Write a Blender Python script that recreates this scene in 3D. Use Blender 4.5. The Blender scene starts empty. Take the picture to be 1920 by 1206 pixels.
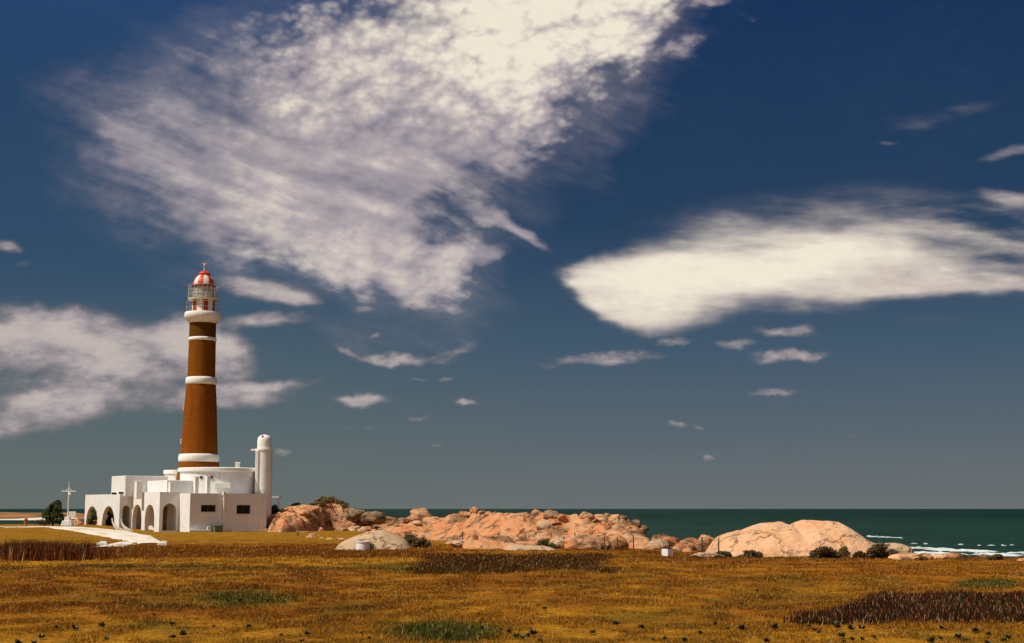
import bpy, bmesh, math, random
import numpy as np
from mathutils import Vector, noise as mn

scene = bpy.context.scene
col = scene.collection
R = math.radians
# ------------------------------------------------------------------ camera
F = 2667.0
TH = math.atan(351.0 / F)
EYE = 2.4
SEA = -2.2
cam = bpy.data.cameras.new('camera')
cam.lens = 50.0; cam.sensor_width = 36.0; cam.sensor_fit = 'HORIZONTAL'
cam.clip_start = 0.5; cam.clip_end = 60000
camo = bpy.data.objects.new('camera', cam)
camo.location = (0, 0, EYE); camo.rotation_euler = (math.pi / 2 + TH, 0, 0)
col.objects.link(camo); scene.camera = camo
scene.view_settings.view_transform = 'Standard'
scene.view_settings.look = 'None'
scene.view_settings.gamma = 1.0
scene.view_settings.exposure = 0.0


def ray(u, v):
    dx = (u - 960.0) / F; dz = (603.0 - v) / F
    return (dx, math.cos(TH) - dz * math.sin(TH), math.sin(TH) + dz * math.cos(TH))


def at(u, v, Y):
    r = ray(u, v); k = Y / r[1]
    return Vector((r[0] * k, Y, EYE + r[2] * k))


# ------------------------------------------------------------------ sun
SUN_EL = R(56); SUN_AZ = (-0.90, -0.436)
sdir = Vector((SUN_AZ[0] * math.cos(SUN_EL), SUN_AZ[1] * math.cos(SUN_EL), math.sin(SUN_EL)))
sl = bpy.data.lights.new('sun', 'SUN'); sl.energy = 4.8; sl.angle = R(0.5); sl.color = (1.0, 0.93, 0.82)
so = bpy.data.objects.new('sun', sl); so.rotation_euler = sdir.to_track_quat('Z', 'Y').to_euler()
so.location = (-60, -30, 80); col.objects.link(so)

# ------------------------------------------------------------------ world
world = bpy.data.worlds.new('World'); scene.world = world; world.use_nodes = True
nt = world.node_tree; nt.nodes.clear()


class NG:
    def __init__(s, nt): s.nt = nt
    def n(s, t, **k):
        o = s.nt.nodes.new(t)
        for a, b in k.items(): setattr(o, a, b)
        return o
    def l(s, a, b): s.nt.links.new(a, b)
    def put(s, sock, v):
        if isinstance(v, bpy.types.NodeSocket): s.l(v, sock)
        else: sock.default_value = v
    def m(s, op, a, b=None, c=None, clamp=False):
        o = s.n('ShaderNodeMath', operation=op, use_clamp=clamp)
        s.put(o.inputs[0], a)
        if b is not None: s.put(o.inputs[1], b)
        if c is not None: s.put(o.inputs[2], c)
        return o.outputs[0]
    def vm(s, op, a, b=None):
        o = s.n('ShaderNodeVectorMath', operation=op)
        s.put(o.inputs[0], a)
        if b is not None: s.put(o.inputs[1], b)
        return o.outputs['Value'] if op in ('LENGTH', 'DOT_PRODUCT') else o.outputs[0]
    def noise(s, vec, scale, detail=4, rough=.55, dist=0, dim='3D', color=False):
        o = s.n('ShaderNodeTexNoise', noise_dimensions=dim)
        s.put(o.inputs['Vector'], vec)
        o.inputs['Scale'].default_value = scale; o.inputs['Detail'].default_value = detail
        o.inputs['Roughness'].default_value = rough; o.inputs['Distortion'].default_value = dist
        return o.outputs['Color' if color else 'Fac']
    def mr(s, v, a, b, c=0., d=1., smooth=True):
        o = s.n('ShaderNodeMapRange', interpolation_type='SMOOTHSTEP' if smooth else 'LINEAR')
        s.put(o.inputs[0], v)
        for i, x in enumerate((a, b, c, d)): s.put(o.inputs[i + 1], x)
        return o.outputs[0]
    def mix(s, f, a, b, mode='MIX'):
        o = s.n('ShaderNodeMix', data_type='RGBA', blend_type=mode)
        s.put(o.inputs[0], f)
        for sock, v in ((o.inputs[6], a), (o.inputs[7], b)):
            if isinstance(v, bpy.types.NodeSocket): s.l(v, sock)
            else: sock.default_value = (*v[:3], 1)
        return o.outputs[2]
    def ramp(s, f, stops):
        o = s.n('ShaderNodeValToRGB'); e = o.color_ramp.elements
        e[0].position = stops[0][0]; e[0].color = (*stops[0][1], 1)
        e[1].position = stops[-1][0]; e[1].color = (*stops[-1][1], 1)
        for p, c in stops[1:-1]:
            x = e.new(p); x.color = (*c, 1)
        s.put(o.inputs[0], f); return o.outputs[0]
    def mapping(s, vec, loc=(0, 0, 0), rot=(0, 0, 0), scale=(1, 1, 1), vt='POINT'):
        o = s.n('ShaderNodeMapping', vector_type=vt); s.l(vec, o.inputs[0])
        o.inputs['Location'].default_value = loc
        o.inputs['Rotation'].default_value = rot; o.inputs['Scale'].default_value = scale
        return o.outputs[0]


g = NG(nt)
D = g.n('ShaderNodeTexCoord').outputs['Generated']
sp = g.n('ShaderNodeSeparateXYZ'); g.l(D, sp.inputs[0])
az = g.m('ARCTAN2', sp.outputs[0], sp.outputs[1])
el = g.m('ARCSINE', sp.outputs[2])
cx = g.n('ShaderNodeCombineXYZ'); g.l(az, cx.inputs[0]); g.l(el, cx.inputs[1])
AE = cx.outputs[0]


# clear sky
sky = g.n('ShaderNodeTexSky', sky_type='NISHITA'); sky.sun_disc = False
sky.sun_elevation = SUN_EL; sky.sun_rotation = math.atan2(SUN_AZ[0], SUN_AZ[1]) % (2 * math.pi)
sky.air_density = 1.0; sky.dust_density = .6; sky.ozone_density = 2.0
nish = g.vm('SCALE', sky.outputs[0]); nish.node.inputs['Scale'].default_value = .003
eN = g.mr(el, 0, R(21), 0, 1, False)
grad = g.ramp(eN, [(0, (.138, .158, .164)), (.12, (.096, .127, .156)), (.3, (.046, .090, .146)), (.55, (.011, .042, .100)), (1, (.002, .025, .094))])
gradL = g.ramp(eN, [(0, (.128, .154, .146)), (.2, (.080, .122, .142)), (.45, (.024, .068, .134)), (.75, (.014, .052, .126)), (1, (.014, .055, .165))])
clear = g.mix(g.mr(az, R(-14), R(6)), gradL, grad)
clear = g.vm('ADD', g.vm('MULTIPLY', clear, (.93, .93, .93)), nish)
# unseen bright broken cloud added behind the camera to fill the shaded sides
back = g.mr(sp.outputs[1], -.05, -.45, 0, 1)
fillBk = g.m('MULTIPLY', back, g.mr(g.noise(D, 2.5, 5, .6), .35, .6, .2, .8))
final = g.mix(fillBk, clear, (.34, .335, .33))
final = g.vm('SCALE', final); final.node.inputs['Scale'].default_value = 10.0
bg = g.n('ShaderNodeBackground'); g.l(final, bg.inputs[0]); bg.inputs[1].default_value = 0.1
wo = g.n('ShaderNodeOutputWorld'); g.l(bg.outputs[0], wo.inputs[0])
world.cycles.sampling_method = 'MANUAL'; world.cycles.sample_map_resolution = 512

# ------------------------------------------------------------------ clouds (thin layer of the sky, 38 km away)
prng = np.random.default_rng(11); PERM = prng.random((256, 256))
PJX = prng.random((256, 256)); PJY = prng.random((256, 256))
def vn(x, y):
    xi = np.floor(x).astype(int); yi = np.floor(y).astype(int); fx = x - xi; fy = y - yi
    fx = fx * fx * (3 - 2 * fx); fy = fy * fy * (3 - 2 * fy)
    g00 = PERM[xi & 255, yi & 255]; g10 = PERM[(xi + 1) & 255, yi & 255]
    g01 = PERM[xi & 255, (yi + 1) & 255]; g11 = PERM[(xi + 1) & 255, (yi + 1) & 255]
    return (g00 * (1 - fx) + g10 * fx) * (1 - fy) + (g01 * (1 - fx) + g11 * fx) * fy
def fb(x, y, o=4, k=.5):
    s = 0; a = 1; t = 0
    for i in range(o):
        s = s + a * vn(x + 17.3 * i, y + 9.1 * i); t += a; a *= k
        x, y = (x * .8 - y * .6) * 2.03, (x * .6 + y * .8) * 2.03
    return s / t
def ss(a, b, x):
    t = np.clip((x - a) / (b - a), 0, 1); return t * t * (3 - 2 * t)
def worley(x, y):
    xi = np.floor(x).astype(int); yi = np.floor(y).astype(int); best = np.full(x.shape, 9.)
    for i in (-1, 0, 1):
        for j in (-1, 0, 1):
            a = (xi + i) & 255; b = (yi + j) & 255
            d = (xi + i + PJX[a, b] - x) ** 2 + (yi + j + PJY[a, b] - y) ** 2
            best = np.minimum(best, d)
    return np.sqrt(best)


def worley2(x, y):
    xi = np.floor(x).astype(int); yi = np.floor(y).astype(int); f1 = np.full(x.shape, 9.); f2 = f1.copy(); cid = f1 * 0
    for i in (-1, 0, 1):
        for j in (-1, 0, 1):
            a = (xi + i) & 255; b = (yi + j) & 255
            d = np.sqrt((xi + i + PJX[a, b] - x) ** 2 + (yi + j + PJY[a, b] - y) ** 2)
            f2 = np.where(d < f1, f1, np.minimum(f2, d)); cid = np.where(d < f1, PERM[a, b], cid); f1 = np.minimum(f1, d)
    return f1, f2, cid


def cloud_layer(u, v):
    """colour and opacity of the clouds for viewing direction (u, v = tangents x 2667)"""
    def warp(sc, am, seed, ay=.6):
        return ((fb(u / sc + seed, v / sc, 4) - .5) * am, (fb(u / sc + seed + 40, v / sc + 13, 4) - .5) * am * ay)

    def cov(U, V, blobs, base=0.):
        acc = np.zeros(u.shape)
        for (a, b, ra, rb, rot, st) in blobs:
            c_, s_ = np.cos(np.radians(rot)), np.sin(np.radians(rot))
            dx, dy = U - a, -(V - b); p = (dx * c_ + dy * s_) / ra; q = (-dx * s_ + dy * c_) / rb
            w = st * np.clip(1.25 - np.sqrt(p * p + q * q), 0, 1) / 1.0
            w = st * ss(0, 1, w / max(st, 1e-6)) if st else w
            acc = acc + w - acc * w * .75
        return acc
    w1 = warp(170, 150, 3); w2 = warp(45, 34, 20); U = u + w1[0] + w2[0]; V = v + w1[1] + w2[1]
    def sdf(U, V, poly):
        P = np.array(poly, float); d = np.full(U.shape, 1e9); ins = np.zeros(U.shape, bool)
        for (ax, ay), (bx, by) in zip(P, np.roll(P, -1, 0)):
            ex, ey = bx - ax, by - ay; t = np.clip(((U - ax) * ex + (V - ay) * ey) / (ex * ex + ey * ey), 0, 1)
            d = np.minimum(d, np.hypot(U - ax - t * ex, V - ay - t * ey))
            cr = ((ay > V) != (by > V)) & (U < ex * (V - ay) / (ey if ey else 1e-9) + ax); ins ^= cr
        return np.where(ins, d, -d)

    def gauss(a, b, ra, rb, rot=0):
        c_, s_ = np.cos(np.radians(rot)), np.sin(np.radians(rot)); dx, dy = u - a, -(v - b)
        return np.exp(-((dx * c_ + dy * s_) / ra) ** 2 - ((-dx * s_ + dy * c_) / rb) ** 2)
    # A: the big altocumulus sheet
    dA0 = sdf(U, V, [(385, 85), (450, 62), (560, 50), (690, 22), (800, -10), (900, -120), (1240, -120), (1225, 30), (1200, 110), (1110, 200), (1030, 290), (985, 350), (860, 385), (800, 430), (870, 470), (850, 520), (835, 562), (720, 548),
                      (600, 512), (470, 470), (330, 420), (240, 370), (210, 290), (300, 200), (360, 130)])
    wd = 48 + 60 * ss(620, 250, u) - 20 * ss(430, 520, v) * ss(500, 650, u)
    cA = ss(-wd, wd * 1.3, dA0) * .56
    for (g_, k) in ((gauss(1080, 0, 190, 130), .30), (gauss(930, 130, 160, 90), .10), (gauss(640, 400, 170, 80, -25), .16), (gauss(720, 520, 120, 45, -8), .16), (gauss(640, 310, 120, 60), .06), (gauss(420, 230, 150, 110), -.16),
                    (gauss(300, 330, 120, 80), -.12), (gauss(860, 330, 130, 40, 20), -.12), (gauss(760, 240, 200, 60), -.02), (gauss(640, 70, 200, 40), -.07), (gauss(1130, 150, 80, 60), -.10), (gauss(470, 150, 120, 70), -.05)):
        cA = cA + g_ * k * (cA > .0) * ss(0, .2, cA)
    cA2 = cov(U, V, [(900, 470, 80, 20, 8, .6), (930, 405, 100, 26, -14, .62), (1010, 428, 60, 12, -14, .5)])
    cA = np.maximum(cA, cA2)
    S = [(1275, 92, 85, 32, 8, .55), (1330, 4, 85, 16, 0, .6), (1425, 36, 26, 8, 0, .35), (1240, 40, 60, 25, 30, .35)]
    cS = cov(U, V, S)
    Ve = [(330, 200, 320, 120, -8, .40), (430, 330, 290, 100, -22, .42), (180, 330, 200, 130, -25, .16), (1180, 210, 130, 80, 35, .26), (300, 400, 160, 50, -20, .16), (1130, 90, 170, 110, 0, .3)]
    cV = np.maximum(cov(U, V, Ve), cA * .75)
    per = 1 + (900 - v) / 900.
    wx = worley((u + w2[0] * .7 + w1[0] * .3) / (40 * per * .62), (v + w2[1] + w1[1] * .3) / (29 * per * .62))
    wx2 = worley((u + w2[0] * .5) / 17. + 31, (v + w2[1] * .5) / 12. + 7)
    puff = (1 - ss(0, 1.15, wx)) * .34 + (1 - ss(0, 1.1, wx2)) * .16 + fb(u / 70, v / 48, 7, .62) * .72 - .10
    ca, sa = np.cos(np.radians(20)), np.sin(np.radians(20))
    su, sv = u * ca + v * sa + w1[0] * .4, -u * sa + v * ca + w1[1] * .4
    streak = fb(su / 190, sv / 26, 6, .55) * .6 + fb(u / 48 + 5, v / 28, 5, .6) * .4
    up = ss(340, 200, v + (u - 700) * -.12) * ss(330, 520, u)
    up = np.clip(up + .35 * ss(400, 470, v), 0, 1)
    tA = puff * up + streak * (1 - up)
    big = fb(u / 150 + 8, v / 95 + 2, 4, .55) - .5
    wispy = fb(su / 120 + 9, sv / 30, 6, .6) - .5; fine = fb(u / 22 + 3, v / 16, 5, .6) - .5
    edge = ss(-wd * 1.3, wd * 1.6, dA0 + big * 110 + wispy * 70 + (tA - .5) * 42)
    edge = edge * (.22 + .78 * ss(190, 600, u + 60 * wispy + 90 * ss(300, 420, v)))
    hole = 1.0 * gauss(760, 30, 130, 22, -6) + .9 * gauss(1120, 190, 60, 60, 30) + .55 * gauss(905, 350, 90, 30, 15) + .7 * gauss(420, 190, 110, 60) + .5 * gauss(300, 330, 110, 80) + .5 * gauss(560, 60, 120, 22) + .45 * gauss(330, 200, 120, 90)
    dA = edge * (1 - np.clip(hole, 0, 1) * .62) + (tA - .5) * 1.0 * ss(0, .3, edge) * (1 - .45 * edge)
    dA = np.maximum(dA, cA2 * 1.1 + (fb(u / 40, v / 16, 5, .6) - .5) * .7 * ss(0, .3, cA2))
    aA = np.maximum(ss(-.06, 1.06, dA) * .97, ss(-150, 60, dA0 + wispy * 120 + big * 90) * (.17 + .10 * ss(.3, .7, streak)) * ss(120, 420, u))
    lumA = np.clip(.30 + (tA - .5) * 1.25 + big * .5 + .42 * gauss(1070, 10, 230, 130, 15) + .20 * gauss(900, 130, 170, 90) + .22 * gauss(620, 400, 230, 70, -22) + .22 * gauss(730, 520, 150, 45, -8) + .1 * edge + fine * .25, 0, 1)
    dV = cV + (streak * .8 + puff * .2 - .5) * .75 * ss(0, .3, cV); aV = ss(.05, .80, dV) * .85
    dS = cS + (fb(u / 30, v / 18, 6, .62) - .5) * .9 * ss(0, .3, cS); aS = ss(.05, .8, dS) * .75
    # B: the bright lenticular bank at right
    w3 = warp(120, 46, 60, .5); w4 = warp(34, 13, 71, .6); U = u + w3[0] + w4[0]; V = v + w3[1] + w4[1]
    U = u + w3[0] * .7 + w4[0] * 1.2; V = v + w3[1] * .6 + w4[1] * 1.3
    nb = fb((u + v * .2) / 110, (v - u * .04) / 24 + 9, 6, .55)
    vt = np.interp(U, [1030, 1100, 1200, 1300, 1400, 1500, 1600, 1700, 1800, 2000], [514, 494, 474, 462, 444, 428, 418, 420, 440, 470])
    vb = np.interp(U, [1030, 1080, 1130, 1170, 1220, 1270, 1350, 1450, 1600, 1700, 1800, 2000], [516, 552, 592, 612, 622, 602, 572, 560, 562, 553, 548, 540])
    st_ = 30 + 62 * ss(1080, 1420, U); sb = 22 + 24 * ss(1180, 1300, U) * ss(1620, 1450, U)
    cB = ss(vt - st_ * .9, vt + st_, V) * ss(vb + sb, vb - sb, V) * ss(1015, 1120, U + (nb - .5) * 60)
    halo = ss(vt - 105, vt + 20, V) * ss(vb + 10, vb - 15, V) * ss(1120, 1400, U) * .5
    cB = cB * (1.12 - .50 * ss(1600, 1840, U)) + gauss(1860, 536, 260, 11, 2) * .45
    dB = np.maximum(cB, halo) + (nb - .5) * (.50 + .5 * ss(1650, 1900, u)) * ss(0, .3, np.maximum(cB, halo))
    aB = ss(.0, .95, dB)
    lumB = np.clip(.18 + .85 * gauss(1400, 500, 330, 62, 6) + .35 * gauss(1220, 575, 90, 40) + (nb - .5) * .75 + (fb(u / 26, v / 18, 5, .6) - .5) * .25 + .12 * cB, 0, 1)
    B2 = [(1895, 374, 75, 20, -8, .55), (1900, 285, 80, 15, 14, .5), (1780, 212, 130, 20, 12, .22), (1700, 230, 80, 18, -10, .14), (1660, 266, 22, 6, 0, .3), (1600, 577, 70, 12, 0, .3), (1480, 150, 200, 60, 10, .06), (1750, 600, 90, 10, 0, .14)]
    cB2 = cov(U, V, B2); dB2 = cB2 + (nb - .5) * .6 * ss(0, .25, cB2); aB2 = ss(.04, .85, dB2) * .85
    # C: bank low at left
    Cc = [(40, 625, 230, 60, -3, .72), (180, 620, 180, 40, -12, .62), (220, 680, 220, 50, -6, .62), (90, 700, 240, 60, 0, .5), (120, 760, 260, 42, 6, .66), (60, 800, 160, 24, 5, .45),
          (390, 655, 100, 62, -25, .8), (420, 745, 150, 28, 6, .8), (500, 722, 100, 13, 5, .6), (330, 640, 80, 40, 0, .5), (495, 540, 110, 28, -10, .85), (560, 562, 50, 18, -10, .6), (500, 600, 100, 18, 3, .72), (4, 468, 30, 14, 0, .6), (30, 495, 20, 8, 0, .2), (330, 610, 60, 30, -30, .3)]
    w5 = warp(90, 50, 90, .5); U = u + w5[0] + w4[0]; V = v + w5[1] + w4[1]; cC = cov(U, V, Cc)
    nc = fb((u - v * .3) / 95 + 3, (v + u * .03) / 30, 6, .6); nc2 = fb(u / 34, v / 20 + 50, 5, .6)
    dC = cC + ((nc * .65 + nc2 * .35) - .5) * 1.25 * ss(0, .3, cC); aC = ss(.04, .85, dC) * .9; lumC = ss(.3, 1.1, dC)
    # P: small fair-weather puffs
    P = [(680, 750, 62, 14, 0, .95), (700, 742, 30, 10, 0, .6), (765, 675, 115, 13, 0, .5), (735, 672, 55, 16, 0, .7), (650, 657, 34, 9, -25, .6), (860, 658, 50, 12, 15, .5), (872, 755, 28, 9, 0, .85),
         (1130, 674, 135, 14, 2, .6), (1160, 664, 70, 12, 4, .45), (1265, 642, 38, 12, 0, .6), (1375, 647, 58, 11, 0, .65), (1480, 620, 72, 13, 0, .75),
         (1485, 667, 84, 14, 0, .85), (1452, 736, 52, 8, 0, .6), (1265, 797, 24, 7, 0, .7), (1308, 797, 18, 6, 0, .6), (1329, 860, 15, 7, 0, .8), (680, 580, 26, 7, 0, .6),
         (702, 628, 18, 6, 0, .5), (838, 712, 18, 6, 0, .4), (792, 712, 14, 5, 0, .35), (780, 786, 22, 6, 0, .4), (530, 847, 24, 8, 0, .6), (690, 797, 22, 4, 0, .35),
         (650, 797, 18, 4, 0, .3), (1595, 818, 20, 5, 0, .25), (810, 838, 18, 5, 0, .35), (560, 590, 30, 10, 0, .3)]
    w6 = warp(38, 34, 130, .6); w7 = warp(10, 5, 150, .7); U = u + w6[0] + w7[0]; V = v + w6[1] + w7[1]; cP = cov(U, V, P)
    npf = fb(u / 26 + 60, v / 10, 5, .6); dP = cP + (npf - .5) * .75 * ss(0, .3, cP); aP = ss(.05, .95, dP) * .8; lumP = ss(.35, 1.1, dP)

    grey = np.array((.230, .215, .275)); mid = np.array((.46, .40, .415)); warm = np.array((.62, .54, .48)); cream = np.array((.88, .80, .66)); mauve = np.array((.36, .31, .32))
    col = np.zeros(u.shape + (3,)); al = np.zeros(u.shape)

    def over(a, c):
        nonlocal col, al
        a = np.clip(a, 0, 1); n = a + al * (1 - a); m = np.where(n > 1e-5, a / np.maximum(n, 1e-5), 0)[..., None]
        col = col * (1 - m) + c * m; al = n

    def tri(t, a, b, c):
        t = t[..., None]; return np.where(t < .5, a + (b - a) * t * 2, b + (c - b) * (t * 2 - 1))
    over(aV, tri(ss(.1, .8, dV), grey * .8, grey, mid))
    hot = ss(420, 60, np.hypot((u - 1080), (v - 20) * 1.5))
    over(aA, tri(np.clip(lumA * (.95 + .15 * hot), 0, 1), grey, mid * (1 + .0 * 1), cream))
    over(aS, tri(ss(.2, .9, dS), grey, mauve, mid)); over(aB2, tri(ss(.1, .9, dB2), grey * .8, mauve, warm))
    over(aC, tri(lumC * .9, mauve * .75, mid * .9, warm * 1.02)); over(aB, tri(lumB, mauve, warm * 1.03, cream)); over(aP, tri(lumP * .8, mauve * .8, mid * .85, warm))
    return col, al


def build_clouds():
    inner = np.arange(-21.6, 21.61, .032); az = np.radians(np.concatenate([[-32, -29, -26, -24, -22.8], inner, [22.8, 24, 26, 29, 32]]))
    el = np.radians(np.concatenate([np.arange(-.1, 20.6, .032), [21.2, 22, 23.5, 26, 30]]))
    A, E = np.meshgrid(az, el); X = np.cos(E) * np.sin(A); Y = np.cos(E) * np.cos(A); Z = np.sin(E)
    f = Y * math.cos(TH) + Z * math.sin(TH); up = -Y * math.sin(TH) + Z * math.cos(TH)
    u = 960 + F * X / f; v = 603 - F * up / f
    c, al = cloud_layer(u, v)
    al = al * ss(R(31), R(24), np.abs(A)) * ss(R(29), R(23), E)
    Rr = 38000.; V = np.stack([X * Rr, Y * Rr, EYE + Z * Rr], -1).reshape(-1, 3); ny, nx = A.shape
    i = np.arange(nx * ny).reshape(ny, nx); Fq = np.stack([i[:-1, :-1], i[:-1, 1:], i[1:, 1:], i[1:, :-1]], -1).reshape(-1, 4)
    keep = al.reshape(-1)[Fq].max(1) > .004; Fq = Fq[keep]
    used = np.zeros(len(V), bool); used[Fq.ravel()] = True; idx = np.cumsum(used) - 1; Fq = idx[Fq]; V = V[used]
    me = bpy.data.meshes.new('clouds'); me.vertices.add(len(V)); me.vertices.foreach_set('co', V.astype(np.float32).ravel())
    me.loops.add(Fq.size); me.loops.foreach_set('vertex_index', Fq.astype(np.int32).ravel())
    me.polygons.add(len(Fq)); me.polygons.foreach_set('loop_start', np.arange(0, Fq.size, 4, dtype=np.int32)); me.update(calc_edges=True)
    at_ = me.color_attributes.new('cloud', 'FLOAT_COLOR', 'POINT'); c4 = np.concatenate([c.reshape(-1, 3)[used], al.reshape(-1, 1)[used]], 1).astype(np.float32)
    at_.data.foreach_set('color', c4.ravel())
    m = bpy.data.materials.new('cloud_vapour'); m.use_nodes = True; t = m.node_tree; t.nodes.clear(); q = NG(t)
    o = q.n('ShaderNodeOutputMaterial'); vc = q.n('ShaderNodeVertexColor', layer_name='cloud'); em = q.n('ShaderNodeEmission'); tr = q.n('ShaderNodeBsdfTransparent'); mx = q.n('ShaderNodeMixShader')
    q.l(vc.outputs[0], em.inputs[0]); q.l(vc.outputs[1], mx.inputs[0]); q.l(tr.outputs[0], mx.inputs[1]); q.l(em.outputs[0], mx.inputs[2]); q.l(mx.outputs[0], o.inputs[0])
    m.cycles.emission_sampling = 'NONE'; me.materials.append(m)
    ob = bpy.data.objects.new('sky_clouds', me); col.objects.link(ob); ob['kind'] = 'structure'


build_clouds()

# ------------------------------------------------------------------ helpers


def tag(o, label=None, cat=None, group=None, kind=None):
    if label: o['label'] = label
    if cat: o['category'] = cat
    if group: o['group'] = group
    if kind: o['kind'] = kind
    return o


def empty(name, loc, label, cat, group=None, rz=0):
    o = bpy.data.objects.new(name, None); o.empty_display_size = .3
    col.objects.link(o); o.location = loc; o.rotation_euler = (0, 0, rz)
    return tag(o, label, cat, group)


class MB:
    def __init__(s): s.v = []; s.f = []; s.mi = []; s.cur = 0
    def add(s, vs, fs):
        b = len(s.v); s.v += [tuple(x) for x in vs]
        for f in fs: s.f.append([b + i for i in f]); s.mi.append(s.cur)
    def box(s, c, size, rz=0, taper=1.0):
        x, y, z = [k / 2 for k in size]; ca, sa = math.cos(rz), math.sin(rz); vs = []
        for sz in (-1, 1):
            t = taper if sz > 0 else 1
            for sx, sy in ((-1, -1), (1, -1), (1, 1), (-1, 1)):
                px, py = sx * x * t, sy * y * t
                vs.append((c[0] + px * ca - py * sa, c[1] + px * sa + py * ca, c[2] + sz * z))
        s.add(vs, [(0, 3, 2, 1), (4, 5, 6, 7), (0, 1, 5, 4), (1, 2, 6, 5), (2, 3, 7, 6), (3, 0, 4, 7)])
    def lathe(s, c, prof, n=48, a0=0, a1=2 * math.pi, cap=True):
        full = abs(a1 - a0 - 2 * math.pi) < 1e-4; m = n if full else n + 1; vs = []
        for r, z in prof:
            for i in range(m):
                a = a0 + (a1 - a0) * i / n
                vs.append((c[0] + r * math.cos(a), c[1] + r * math.sin(a), c[2] + z))
        fs = []
        for k in range(len(prof) - 1):
            for i in range(n):
                j = (i + 1) % m
                fs.append((k * m + i, k * m + j, (k + 1) * m + j, (k + 1) * m + i))
        if cap and full:
            fs.append(tuple(range(m))[::-1]); fs.append(tuple((len(prof) - 1) * m + i for i in range(m)))
        s.add(vs, fs)
    def tube(s, a, b, r0, r1=None, n=8):
        r1 = r0 if r1 is None else r1
        a, b = Vector(a), Vector(b); d = (b - a).normalized(); q = d.to_track_quat('Z', 'Y'); vs = []
        for p, r in ((a, r0), (b, r1)):
            for i in range(n):
                t = 2 * math.pi * i / n
                vs.append(p + q @ Vector((r * math.cos(t), r * math.sin(t), 0)))
        s.add(vs, [(i, (i + 1) % n, n + (i + 1) % n, n + i) for i in range(n)] + [tuple(range(n))[::-1], tuple(range(n, 2 * n))])
    def build(s, name, mats, parent=None, smooth=False, bevel=0):
        me = bpy.data.meshes.new(name); off = Vector((0, 0, 0))
        if parent is not None:
            mwi = parent.matrix_basis.inverted()
            if parent.parent: mwi = parent.matrix_basis.inverted() @ parent.parent.matrix_basis.inverted()
            vs = [tuple(mwi @ Vector(x)) for x in s.v]
        else: vs = s.v
        me.from_pydata(vs, [], s.f)
        if not isinstance(mats, (list, tuple)): mats = [mats]
        for m in mats: me.materials.append(m)
        me.polygons.foreach_set('material_index', s.mi)
        bm = bmesh.new(); bm.from_mesh(me); bmesh.ops.recalc_face_normals(bm, faces=bm.faces); bm.to_mesh(me); bm.free()
        if smooth: me.shade_smooth() if hasattr(me, 'shade_smooth') else None
        o = bpy.data.objects.new(name, me); col.objects.link(o)
        if parent is not None: o.parent = parent
        if smooth == 'auto' and hasattr(me, 'set_sharp_from_angle'):
            me.set_sharp_from_angle(angle=R(40))
        if bevel:
            b = o.modifiers.new('bevel', 'BEVEL'); b.width = bevel; b.segments = 2; b.limit_method = 'ANGLE'; b.angle_limit = R(35)
        return o


def mat(name, fn, rough=.85, spec=.25):
    m = bpy.data.materials.new(name); m.use_nodes = True
    t = m.node_tree; t.nodes.clear(); q = NG(t)
    out = q.n('ShaderNodeOutputMaterial'); b = q.n('ShaderNodeBsdfPrincipled'); q.l(b.outputs[0], out.inputs[0])
    b.inputs['Roughness'].default_value = rough; b.inputs['Specular IOR Level'].default_value = spec
    P = q.n('ShaderNodeNewGeometry').outputs['Position']
    r = fn(q, P, b)
    if r is not None: q.put(b.inputs['Base Color'], r if isinstance(r, bpy.types.NodeSocket) else (*r, 1))
    return m


def bump(q, b, h, strength, dist=.05):
    o = q.n('ShaderNodeBump'); o.inputs['Strength'].default_value = strength; o.inputs['Distance'].default_value = dist
    q.l(h, o.inputs['Height']); q.l(o.outputs[0], b.inputs['Normal'])


def plaster(c, stain):
    def fn(q, P, b):
        n = q.noise(P, .9, 6, .65); n2 = q.noise(q.mapping(P, scale=(2.2, 2.2, .35)), 1.6, 5, .6)
        k = q.m('MULTIPLY', q.mr(n2, .48, .75), .55)
        bump(q, b, q.m('ADD', q.noise(P, 9, 5, .7), q.m('MULTIPLY', q.noise(P, 1.6, 3, .6), 2.5)), .4, .04)
        k = q.m('MAXIMUM', k, q.m('MULTIPLY', q.mr(q.noise(q.mapping(P, scale=(3.5, 3.5, .22)), 1.3, 6, .7), .56, .74), .65))
        return q.mix(k, q.mix(q.mr(n, .3, .7), c, tuple(x * .93 for x in c)), stain)
    return fn


M = {}
M['white'] = mat('whitewashed_plaster', plaster((.82, .80, .77), (.62, .58, .52)))
M['ring'] = mat('white_ring_paint', plaster((.86, .84, .78), (.66, .62, .5)))


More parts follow.
